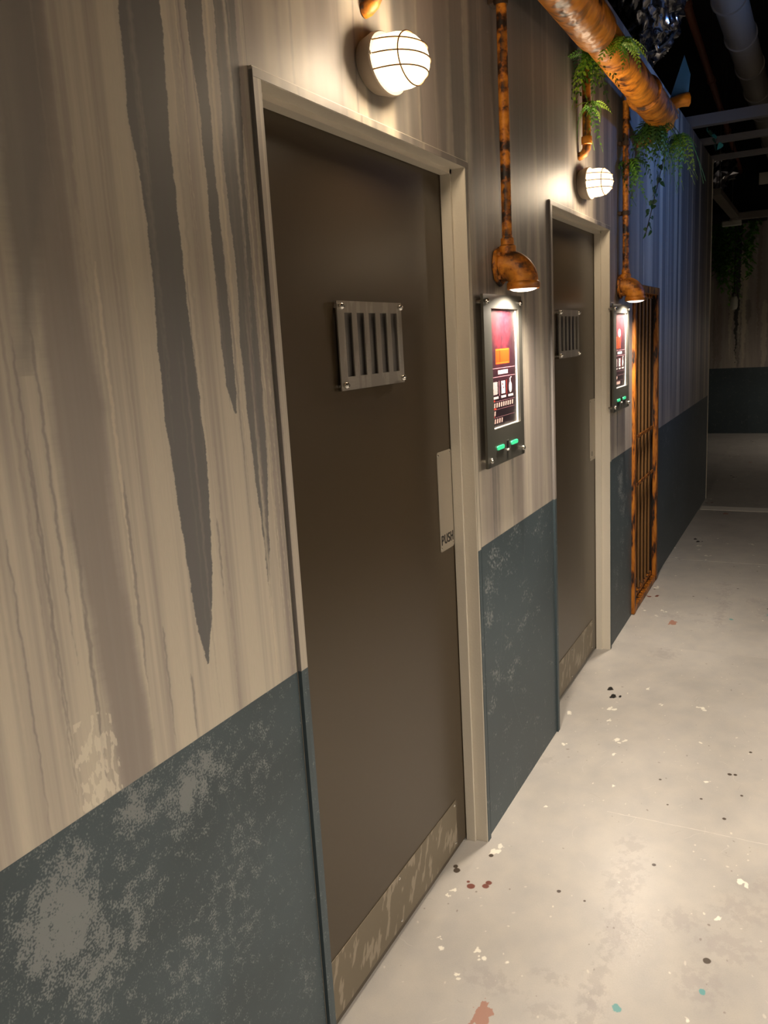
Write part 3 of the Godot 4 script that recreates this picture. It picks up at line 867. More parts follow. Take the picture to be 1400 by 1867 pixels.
func build_doors():
	for k in 2:
		var s: float = [D1, D2][k]
		var d := root("door_1" if k == 0 else "door_2", Vector3(0, 0, -s))
		tag(d, ["dark brown flush door at the near end with a PUSH plate and slotted steel grille", "second dark brown flush door beyond the first lit sign panel"][k], "", "", "structure")
		# the frame: stepped jambs and head
		var w := DW
		var prof := PackedVector2Array([Vector2(0.006, 0), Vector2(0.006, 0.023), Vector2(0.004, 0.025), Vector2(-0.034, 0.025), Vector2(-0.034, 0.037), Vector2(-0.064, 0.037), Vector2(-0.064, 0)])
		# local x = depth, local y = inset; extruded along the member
		var lt := Transform3D(Basis(Vector3(1, 0, 0), Vector3(0, 0, -1), Vector3(0, 1, 0)), Vector3(0, 2.083, 0))
		put(d, "door_jamb", Mb.new().extrude(prof, 2.083, lt).done(), M.frame_beige)
		var rt := Transform3D(Basis(Vector3(1, 0, 0), Vector3(0, 0, 1), Vector3(0, 1, 0)), Vector3(0, 2.083, -w))
		put(d, "door_jamb", Mb.new().extrude(prof, 2.083, rt).done(), M.frame_beige)
		var hp := PackedVector2Array([Vector2(0.006, 0), Vector2(0.006, 0.016), Vector2(0.004, 0.018), Vector2(-0.034, 0.018), Vector2(-0.034, 0.030), Vector2(-0.064, 0.030), Vector2(-0.064, 0)])
		var ht := Transform3D(Basis(Vector3(1, 0, 0), Vector3(0, -1, 0), Vector3(0, 0, 1)), Vector3(0, DH, 0.0))
		put(d, "door_head", Mb.new().extrude(hp, w, ht).done(), M.frame_beige)
		# the frame's narrow faces carry the wall colours
		for e in [0.0005, w - 0.0235]:
			var ps: float = s + e
			for q in [[DADO, 2.083, M.near_wall_paint if k == 0 and e < 0.1 else M.long_wall_paint, WALL_TOP, DADO], [0.0, DADO, M.near_dado_paint if k == 0 and e < 0.1 else M.long_dado_paint, DADO, 0.0]]:
				var us: float = 0.26 if k == 0 and e < 0.1 else 1.274
				var fs := put(d, "face_strip", wall_box(ps, ps + 0.023, q[0], q[1], us, 1.03 if us < 1.0 else 7.03, q[3], q[4], 0.0072, 1.0, 0.001), q[2])
				fs.position.z = s
		var hs := put(d, "face_strip", wall_box(s + 0.0005, s + w - 0.0005, 2.0835, DH - 0.002, 1.274, 7.03, 2.6, 0.98, 0.0072, 1.0, 0.001), M.long_wall_paint)
		hs.position.z = s
		for z in [0.0024, -w - 0.0024]:
			put(d, "gap_shade_strip", bx(Vector3(-0.011, 1.04, z), Vector3(0.016, 2.08, 0.0042)), M.black_plain)  # black strip added to stand in for the shade inside the gap
			var o := 0.0004 if z > 0 else -w - 0.0004
			put(d, "side_strip", bx(Vector3(0.0035, DADO / 2, o), Vector3(0.0085, DADO, 0.0007)), M.trim_slate)
			put(d, "side_strip", bx(Vector3(0.0035, (DADO + 2.095) / 2, o), Vector3(0.0085, 2.095 - DADO, 0.0007)), M.trim_taupe)
		var leaf := put(d, "door_leaf", bx(Vector3(-0.086, 1.045, -w / 2), Vector3(0.04, 2.07, w - 0.02), 0.002), M.door_brown)
		var x := -0.066
		# slotted grille held off the leaf on four screws
		var g0 := 0.333 if k == 0 else 0.305
		var us := [g0]
		var holes := []
		for i in 5:
			us.append(g0 + 0.031 + i * 0.0575)
			us.append(g0 + 0.065 + i * 0.0575)
			holes.append([1 + i * 2, 1])
		us.append(g0 + 0.322)
		var gp := put(d, "grille_plate", Mb.new().plate(us, [1.517, 1.547, 1.690, 1.716], holes, x + 0.012, x + 0.015).done(), M.steel)
		put(gp, "backing_pad", bx(Vector3(x + 0.002, 1.617, -g0 - 0.161), Vector3(0.003, 0.15, 0.285)), M.pad_grey)
		for sz in [0.014, 0.308]:
			for sy in [1.529, 1.704]:
				put(gp, "screw", lathe([Vector2(0.0001, 0.011), Vector2(0.004, 0.0105), Vector2(0.0075, 0.007), Vector2(0.0085, 0.003), Vector2(0.0085, 0.0), Vector2(0.005, -0.001), Vector2(0.005, -0.014)], Vector3(x + 0.0155, sy, -g0 - sz), Vector3.RIGHT, 14), M.chrome)
		# kick plate
		var kp := put(d, "kick_plate", bx(Vector3(x + 0.001, 0.107, -0.49), Vector3(0.002, 0.16, 0.81), 0.0006), M.kick_steel)
		for sz in [0.10, 0.49, 0.882]:
			for sy in [0.042, 0.173]:
				put(kp, "screw", lathe([Vector2(0.0001, 0.0025), Vector2(0.003, 0.002), Vector2(0.005, 0.0)], Vector3(x + 0.002, sy, -sz), Vector3.RIGHT, 10), M.chrome)
		# push plate with rounded corners
		var r := 0.008
		var pp := PackedVector2Array()
		for c in [[0.967 - r, 1.301 - r, 0.0], [0.866 + r, 1.301 - r, PI / 2], [0.866 + r, 1.004 + r, PI], [0.967 - r, 1.004 + r, 1.5 * PI]]:
			for j in 5:
				var an: float = c[2] + j * PI / 8
				pp.append(Vector2(c[0] + r * cos(an), c[1] + r * sin(an)))
		# local x runs along -z, the face looks to +x
		var pt := Transform3D(Basis(Vector3(0, 0, -1), Vector3(0, 1, 0), Vector3(1, 0, 0)), Vector3(x + 0.0022, 0, 0))
		var pl := put(d, "push_plate", Mb.new().extrude(pp, 0.0018, pt).done(), M.push_steel)
		for sz in [0.874, 0.959]:
			for sy in [1.014, 1.291]:
				put(pl, "screw", lathe([Vector2(0.0001, 0.002), Vector2(0.002, 0.0016), Vector2(0.0035, 0.0)], Vector3(x + 0.0022, sy, -sz), Vector3.RIGHT, 10), M.chrome)
		if k == 0:
			var tm := TextMesh.new()
			var sf := SystemFont.new()
			sf.font_names = PackedStringArray(["Droid Sans"])
			var fv := FontVariation.new()
			fv.base_font = sf
			fv.variation_embolden = 0.9
			tm.font = fv
			tm.text = "PUSH"
			tm.font_size = 32
			tm.pixel_size = 0.00112
			tm.depth = 0.0006
			var t := put(pl, "push_lettering", tm, M.black_ink, Vector3(x + 0.0026, 1.036, -0.9165))
			t.rotation.y = PI / 2
			t.set_meta("label", "black PUSH lettering")
		else:
			var ring := Mb.new()
			var pts := []
			for j in 25:
				pts.append(Vector3(x + 0.0023, 1.036 + 0.011 * sin(TAU * j / 24), -0.905 - 0.011 * cos(TAU * j / 24)))
			put(pl, "round_mark", ring.tube(pts, 0.0012, 6, false).done(), M.dark_steel)

# ------------------------------------------------------------------ barred gate
func build_cage():
	var g := root("barred_gate", Vector3(0, 0, -C0))
	tag(g, "narrow rusty barred gate in the wall beyond the second lit sign panel", "gate")
	var w := C1 - C0
	for z in [-0.024, -w + 0.024]:
		put(g, "gate_post", bx(Vector3(0.003, CH / 2, z), Vector3(0.03, CH - 0.004, 0.044), 0.004), M.rust_gold)
	put(g, "top_rail", bx(Vector3(0.003, CH - 0.024, -w / 2), Vector3(0.028, 0.044, w - 0.094), 0.004), M.rust_gold)
	put(g, "bottom_rail", bx(Vector3(0.0, 0.020, -w / 2), Vector3(0.03, 0.036, w - 0.094), 0.004), M.rust_gold)
	var n := 6
	for i in n:
		var z := -0.046 - (w - 0.092) * (i + 0.5) / n
		put(g, "gate_bar", Mb.new().tube([Vector3(-0.024, 0.05, z), Vector3(-0.024, 0.9, z), Vector3(-0.024, CH - 0.05, z)], 0.0085, 10).done(), M.rust_bar)
	for y in [0.732, 1.013]:
		put(g, "cross_bar", bx(Vector3(-0.0095, y, -w / 2), Vector3(0.009, 0.022, w - 0.09), 0.003), M.rust_gold)
	put(g, "lower_rail", bx(Vector3(-0.024, 0.055, -w / 2), Vector3(0.022, 0.03, w - 0.09), 0.003), M.rust_dark)
	put(g, "upper_rail", bx(Vector3(-0.024, CH - 0.05, -w / 2), Vector3(0.022, 0.03, w - 0.09), 0.003), M.rust_dark)
	# the shallow alcove behind the bars
	var a := root("wall_alcove", Vector3(0, 0, -C0))
	tag(a, "shallow dark brown recess behind the rusty bars", "", "", "structure")
	put(a, "back_board", bx(Vector3(-0.40, CH / 2 + 0.02, -w / 2), Vector3(0.03, CH + 0.12, w + 0.1)), M.brown_dark)
	for z in [-0.010, -w + 0.010]:
		put(a, "side_board", bx(Vector3(-0.20, CH / 2, z), Vector3(0.36, CH - 0.01, 0.018)), M.brown_dark)
	put(a, "top_board", bx(Vector3(-0.20, CH - 0.012, -w / 2), Vector3(0.36, 0.02, w - 0.04)), M.brown_dark)

# ------------------------------------------------------------------ lamps
func bulkhead(called: String, at: Vector3, face: float, label: String, energy: float):
	# caged dome lamp; its axis points along +x (face 1) or -x (face -1)
	var t := root(called, at)
	if face < 0:
		t.rotation.y = PI
	tag(t, label, "lamp", "caged dome lamps on the walls")
	# oval: the lathe is squashed along the height
	var xf := Transform3D(Basis(Vector3(0, 0, -1), Vector3(1, 0, 0), Vector3(0, -1, 0)), Vector3.ZERO)
	var body := put(t, "lamp_body", Mb.new().lathe([Vector2(0.0, 0.001), Vector2(0.076, 0.001), Vector2(0.081, 0.005), Vector2(0.088, 0.022), Vector2(0.092, 0.030), Vector2(0.092, 0.039), Vector2(0.089, 0.042), Vector2(0.079, 0.042), Vector2(0.077, 0.036), Vector2(0.0, 0.035)], xf, 40, 0.68).done(), M.lamp_taupe)
	put(t, "glass_dome", Mb.new().lathe([Vector2(0.075, 0.037), Vector2(0.076, 0.056), Vector2(0.0755, 0.076), Vector2(0.071, 0.093), Vector2(0.061, 0.108), Vector2(0.046, 0.119), Vector2(0.026, 0.126), Vector2(0.0001, 0.129)], xf, 36, 0.72).done(), M.dome_glow)
	# wire cage: hoops close over the dome and a ring round it
	for q in [-0.46, 0.0, 0.46]:
		var pts := []
		for j in 19:
			var a := PI * j / 18.0
			var reach := 0.092 * sqrt(1.0 - 0.55 * q * q)
			pts.append(Vector3(0.041 + reach * pow(sin(a), 0.8), 0.062 * q * (1.0 - 0.12 * sin(a)), 0.083 * cos(a) * (1.0 - 0.45 * q * q)))
		put(body, "cage_hoop", Mb.new().tube(pts, 0.0016, 8).done(), M.cage_wire)
	var ring := []
	for j in 33:
		var a := TAU * j / 32.0
		ring.append(Vector3(0.098, 0.0515 * sin(a), 0.071 * cos(a)))
	put(body, "cage_ring", Mb.new().tube(ring, 0.0016, 8, false).done(), M.cage_wire)
	for z in [-0.088, 0.088]:
		put(body, "cage_screw", lathe([Vector2(0.0001, 0.006), Vector2(0.004, 0.005), Vector2(0.0045, 0.0)], Vector3(0.041, 0, z), Vector3.RIGHT, 10), M.chrome)
	var l := OmniLight3D.new()
	l.name = "dome_light"
	l.light_color = WARM
	l.light_energy = energy
	l.omni_range = 20.0
	l.omni_attenuation = 2.0
	l.light_size = 0.055
	l.shadow_enabled = true
	l.position = Vector3(0.080, 0, 0)
	t.add_child(l)

func elbow_lamp(called: String, at: Vector3, face: float, label: String, energy: float, spread := false):
	# pipe-elbow downlight; at = point on the wall behind the flange's centre
	var t := root(called, at)
	if face < 0:
		t.rotation.y = PI
	tag(t, label, "lamp", "rusty pipe elbow downlights")
	var flange := put(t, "wall_flange", lathe([Vector2(0.0, 0.001), Vector2(0.056, 0.001), Vector2(0.060, 0.004), Vector2(0.060, 0.012), Vector2(0.056, 0.016), Vector2(0.046, 0.017)], Vector3.ZERO, Vector3.RIGHT, 8), M.rust)
	for j in 4:
		var a := PI / 4 + j * PI / 2
		put(flange, "bolt", lathe([Vector2(0.0001, 0.010), Vector2(0.006, 0.009), Vector2(0.008, 0.006), Vector2(0.008, 0.0)], Vector3(0.015, 0.048 * sin(a), 0.048 * cos(a)), Vector3.RIGHT, 6), M.rust)
	var pts := []
	for j in 13:
		var a := PI / 2 * j / 12.0
		pts.append(Vector3(0.030 + 0.052 * sin(a), -0.052 + 0.052 * cos(a), 0))
	pts.insert(0, Vector3(0.012, 0, 0))
	pts.append(Vector3(0.082, -0.060, 0))
	var body := put(t, "elbow_body", Mb.new().tube(pts, 0.046, 28).done(), M.rust)
	put(body, "rim_ring", lathe([Vector2(0.046, 0.004), Vector2(0.050, 0.0), Vector2(0.051, -0.004), Vector2(0.051, -0.016), Vector2(0.049, -0.019), Vector2(0.043, -0.019), Vector2(0.043, -0.006)], Vector3(0.082, -0.054, 0), Vector3.UP, 32), M.rust_orange)
	put(body, "spigot", lathe([Vector2(0.026, -0.02), Vector2(0.026, 0.012), Vector2(0.022, 0.016), Vector2(0.018, 0.017)], Vector3(0.034, 0.046, 0), Vector3.UP, 16), M.rust)
	put(t, "lamp_lens", lathe([Vector2(0.0001, -0.006), Vector2(0.018, -0.005), Vector2(0.033, -0.002), Vector2(0.042, 0.003), Vector2(0.042, 0.006), Vector2(0.0001, 0.006)], Vector3(0.082, -0.0755, 0), Vector3.UP, 28), M.led_glow)
	if spread:
		# frosted lens: the light spreads evenly, weaker towards the horizon
		var l := AreaLight3D.new()
		l.name = "downlight"
		l.light_color = NEUTRAL
		l.light_energy = energy
		l.area_size = Vector2(0.06, 0.06)
		l.area_range = 20.0
		l.area_attenuation = 2.0
		l.shadow_enabled = true
		l.position = Vector3(0.082, -0.082, 0)
		l.rotation.x = -PI / 2
		t.add_child(l)
	else:
		# clear lens: a cone that keeps below the horizon
		var l := SpotLight3D.new()
		l.name = "downlight"
		l.light_color = NEUTRAL
		l.light_energy = energy
		l.spot_range = 20.0
		l.spot_attenuation = 2.0
		l.spot_angle = 83.0
		l.spot_angle_attenuation = 0.75
		l.light_size = 0.03
		l.shadow_enabled = true
		l.position = Vector3(0.082, -0.086, 0)
		l.rotation.x = -PI / 2
		t.add_child(l)

func build_lamps():
	bulkhead("bulkhead_lamp", Vector3(0, 2.212, -1.745), 1, "large glowing caged dome lamp above the near PUSH door", E_DOME)
	bulkhead("bulkhead_lamp", Vector3(0, 2.215, -3.57), 1, "small glowing caged dome lamp above the second door", E_DOME)
	elbow_lamp("elbow_downlight", Vector3(0, 1.832, -2.525), 1, "rusty pipe elbow downlight over the first sign panel, between the two doors", E_DOWN)
	elbow_lamp("elbow_downlight", Vector3(0, 1.832, -4.31), 1, "rusty pipe elbow downlight over the second sign panel, beside the barred gate", E_DOWN)
	# the opposite wall carries the same fittings, out of the picture, plus one added as fill
	elbow_lamp("elbow_downlight", Vector3(1.9, 1.832, -0.75), -1, "rusty pipe elbow downlight on the opposite wall across from the PUSH door", E_OPPOSITE, true)
	elbow_lamp("elbow_downlight", Vector3(1.9, 1.832, 1.05), -1, "added unseen fill downlight of pipe elbow shape on the opposite wall by the dark back wall", E_OPPOSITE * 0.75, true)  # added behind the camera to brighten the near door jamb
	elbow_lamp("elbow_downlight", Vector3(1.9, 1.832, -2.55), -1, "rusty pipe elbow downlight on the opposite wall across from the first sign panel", E_OPPOSITE, true)
	elbow_lamp("elbow_downlight", Vector3(1.9, 1.832, -12.1), -1, "rusty pipe elbow downlight on the opposite wall by the far end", E_OPPOSITE * 0.40, true)
	bulkhead("bulkhead_lamp", Vector3(1.9, 2.215, -5.4), -1, "caged dome lamp on the opposite wall across from the barred gate", E_DOME * 0.4)
	# blue floodlight high on the opposite wall
	var t := root("blue_floodlight", Vector3(1.9, 2.72, -5.4))
	tag(t, "blue floodlight high on the opposite wall", "lamp")
	put(t, "bracket", bx(Vector3(-0.03, 0, 0), Vector3(0.05, 0.04, 0.04), 0.004), M.black_plain)
	put(t, "lamp_housing", bx(Vector3(-0.10, 0, 0), Vector3(0.08, 0.14, 0.20), 0.008), M.black_plain)
	put(t, "lamp_lens", bx(Vector3(-0.143, 0, 0), Vector3(0.006, 0.11, 0.17), 0.001), M.blue_glow)
	var l := SpotLight3D.new()
	l.name = "blue_light"
	l.light_color = BLUE
	l.light_energy = E_BLUE
	l.spot_range = 20.0
	l.spot_attenuation = 2.0
	l.spot_angle = 56.0
	l.spot_angle_attenuation = 1.0
	l.light_size = 0.06
	l.shadow_enabled = true
	l.position = Vector3(-0.15, 0, 0)
	t.add_child(l)
	l.look_at_from_position(l.position + t.position, Vector3(0, 2.45, -5.5), Vector3.UP)

# ------------------------------------------------------------------ sign panels
func build_panels():
	for k in 2:
		var s: float = [2.309, 4.050][k]
		var w: float = [0.352, 0.364][k]
		var t := root("sign_panel", Vector3(0, 1.229, -s))
		tag(t, ["steel sign panel with dark red poster and orange title block, between the two doors", "steel sign panel with dark red poster and white disc, beside the barred gate"][k], "sign panel", "lit steel sign panels")
		var h := 0.515
		var x0 := 0.022
		var x1 := 0.030
		var u0 := 0.064
		var u1 := 0.318 if k == 0 else 0.328
		var sp := put(t, "steel_plate", Mb.new().plate([0.0, u0, u1, w], [0.0, 0.112, 0.474, h], [[1, 1]], x0, x1).done(), M.dark_steel)
		# white liner of the window, the poster on it and a clear front
		var wl := put(t, "window_liner", Mb.new().plate([u0 - 0.004, u0, u1, u1 + 0.004], [0.108, 0.112, 0.474, 0.478], [[1, 1]], 0.0135, x0 - 0.0005).done(), M.white_card)
		put(t, "backing_card", bx(Vector3(0.0115, 0.293, -(u0 + u1) / 2), Vector3(0.003, 0.37, u1 - u0 + 0.006)), M.white_card)
		var mb := Mb.new()
		var n := 12
		for i in n:
			for j in 6:
				var P := []
				var U := []
				for e in [[i, j], [i, j + 1], [i + 1, j + 1], [i + 1, j]]:
					var v: float = e[0] / float(n)
					var u: float = e[1] / 6.0
					var edge := u1 - 0.002 - (0.010 * sin(v * PI) if k == 0 else 0.003)
					P.append(Vector3(0.0165 + 0.004 * u * u * sin(v * PI), lerpf(0.473, 0.1135, v), -lerpf(u0 + 0.001, edge, u)))
					U.append(Vector2(u, v))
				mb.quad(P[0], P[1], P[2], P[3], Vector3.RIGHT, U[0], U[1], U[2], U[3])
				for q in P.size():
					P[q] += Vector3(-0.0006, 0, 0)
				mb.quad(P[0], P[1], P[2], P[3], Vector3.LEFT, U[0], U[1], U[2], U[3])
		put(wl, "poster", mb.done(), M.poster_one if k == 0 else M.poster_two)
		# lit pill buttons and the slot between them
		for z in [0.112, 0.245]:
			var pill := PackedVector2Array()
			for c in [[z + 0.026, -PI / 2], [z - 0.026, PI / 2]]:
				for j in 9:
					var an: float = c[1] + j * PI / 8
					pill.append(Vector2(c[0] + 0.0062 * cos(an), 0.052 + 0.0062 * sin(an)))
			put(sp, "button_light", Mb.new().extrude(pill, 0.004, Transform3D(Basis(Vector3(0, 0, -1), Vector3(0, 1, 0), Vector3(1, 0, 0)), Vector3(x1 + 0.003, 0, 0))).done(), M.green_glow)
		put(sp, "sensor_slot", bx(Vector3(x1 + 0.001, 0.054, -0.179), Vector3(0.003, 0.026, 0.012), 0.001), M.button_black)
		put(sp, "slot_tab", bx(Vector3(x1 + 0.001, 0.036, -0.179), Vector3(0.004, 0.006, 0.016), 0.001), M.white_card)
		for z in [0.022, w - 0.022]:
			for y in [0.022, h - 0.022]:
				put(sp, "standoff", lathe([Vector2(0.0001, 0.040), Vector2(0.005, 0.0385), Vector2(0.008, 0.036), Vector2(0.009, 0.032), Vector2(0.009, 0.0305), Vector2(0.006, 0.030), Vector2(0.006, 0.0005)], Vector3(0.001, y, -z), Vector3.RIGHT, 14), M.chrome)

# ------------------------------------------------------------------ pipes on the wall
func conduit(called: String, pts: Array, label: String, group: String, r: float, collars: Array):
	var t := root(called)
	tag(t, label, "pipe", group)
	put(t, "pipe_run", Mb.new().tube(pts, r, 14).done(), M.rust)
	for q in collars:
		put(t, "collar", lathe([Vector2(r, -0.016), Vector2(r * 1.28, -0.014), Vector2(r * 1.32, 0.0), Vector2(r * 1.28, 0.014), Vector2(r, 0.016)], q[0], q[1], 16), M[q[2]])
	return t

func build_pipes():
	var x := 0.034
	for k in 2:
		var z: float = [-2.525, -4.31][k]
		var t = conduit("drop_conduit", [Vector3(x, 1.893, z), Vector3(x, 2.2, z), Vector3(x, 2.6, z), Vector3(x, [3.0, 2.69][k], z)], ["rusty vertical conduit feeding the downlight between the two doors", "rusty vertical conduit feeding the downlight beside the barred gate"][k], "rusty conduits dropping to the downlights", 0.0155, [[Vector3(x, 1.90, z), Vector3.UP, "rust"]])
		for y in ([2.575] if k == 0 else [2.18, 2.50]):
			put(t, "pipe_clip", lathe([Vector2(0.0165, -0.009), Vector2(0.020, -0.009), Vector2(0.020, 0.009), Vector2(0.0165, 0.009)], Vector3(x, y, z), Vector3.UP, 14), M.brown_dark)
			put(t, "clip_foot", bx(Vector3(0.008, y, z), Vector3(0.016, 0.016, 0.05), 0.002), M.brown_dark)
	for k in 2:
		var z: float = [-1.718, -3.535][k]
		var pts := [Vector3(0.001, 2.318, z), Vector3(0.012, 2.320, z), Vector3(0.024, 2.328, z), Vector3(0.032, 2.342, z), Vector3(x, 2.358, z), Vector3(x, 2.5, z), Vector3(x, 2.72, z)]
		conduit("lamp_conduit", pts, ["short hooked orange conduit end just above the near dome lamp", "rusty hooked conduit hanging with fern above the second dome lamp"][k], "hooked conduits above the dome lamps", 0.0165, [[Vector3(x, 2.375, z), Vector3.UP, "rust_orange"]])
	# the big overhead pipe in front of the wall
	var p := root("overhead_pipe", Vector3(0.16, 2.65, 0))
	tag(p, "thick orange rusted pipe overhead, running along the wall to a broken end", "pipe")
	var R := 0.072
	var J := noise(0.9, 17, 2)
	put(p, "pipe_length", Mb.new().tube([Vector3(0, 0, 0.6), Vector3(0, 0, -1.5), Vector3(0, 0, -3.12), Vector3(0, 0, -3.16), Vector3(0, 0, -3.175)], [R, R, R * 1.02, R * 1.0, R * 0.92], 36).done(), M.rust_orange)
	put(p, "pipe_length", Mb.new().tube([Vector3(0, 0, -3.178), Vector3(0, 0, -3.23), Vector3(0, 0, -3.25), Vector3(0, 0, -3.6), Vector3(0, 0, -4.08)], [R * 0.74, R * 0.74, R * 0.88, R * 0.90, R * 0.90], 36).done(), M.rust_orange)
	put(p, "socket_ring", lathe([Vector2(R * 0.9, -0.02), Vector2(R * 1.08, -0.014), Vector2(R * 1.10, 0.0), Vector2(R * 1.06, 0.02), Vector2(R * 0.9, 0.03)], Vector3(0, 0, -4.08), Vector3.BACK, 36), M.rust)
	# broken socket: jagged rim
	var mb := Mb.new()
	var seg := 40
	var rows := [[-4.08, 1.02], [-4.3, 1.0], [-4.5, 1.0]]
	for q in [[1.0, 1.0], [0.90, -1.0]]:
		for i in rows.size():
			for a in seg:
				var P := []
				var N := []
				for e in [[i, a], [i, a + 1], [i + 1, a + 1], [i + 1, a]]:
					var an: float = TAU * (e[1] % seg) / seg
					var dir := Vector3(cos(an), sin(an), 0)
					var row: int = mini(e[0], rows.size() - 1)
					var z: float = rows[row][0]
					if e[0] == rows.size():
						z = -4.60 - 0.05 * J.get_noise_2d(an * 9.0, 3.0) - 0.03 * sin(an * 3.0)
					P.append(dir * R * rows[row][1] * q[0] + Vector3(0, 0, z))
					N.append(dir * q[1])
				mb.tri(P[0], P[1], P[2], N[0], N[1], N[2])
				mb.tri(P[0], P[2], P[3], N[0], N[2], N[3])
	put(p, "broken_socket", mb.done(), M.rust_orange)
	put(p, "side_stub", Mb.new().tube([Vector3(0.02, 0.03, -4.52), Vector3(0.085, 0.055, -4.55), Vector3(0.12, 0.06, -4.57)], [0.03, 0.03, 0.034], 8).done(), M.rust_orange)
	put(p, "wall_elbow", Mb.new().tube(curve([Vector3(-0.155, -0.06, -4.74), Vector3(-0.10, -0.055, -4.73), Vector3(-0.05, -0.04, -4.68), Vector3(-0.02, -0.02, -4.60)], 5), 0.034, 16).done(), M.rust)
	put(p, "near_elbow", Mb.new().tube(curve([Vector3(0, 0, 0.58), Vector3(-0.02, 0, 0.70), Vector3(-0.08, 0, 0.78), Vector3(-0.155, 0, 0.80)], 5), R, 24).done(), M.rust_orange)
	put(p, "sheet_flap", Mb.new().extrude(PackedVector2Array([Vector2(-0.05, 0), Vector2(0.035, 0.0), Vector2(0.045, 0.10), Vector2(0.015, 0.19)]), 0.004, Transform3D(Basis(Vector3.UP, 0.35), Vector3(0.085, 0.075, -4.57))).done(), M.blue_sheet)

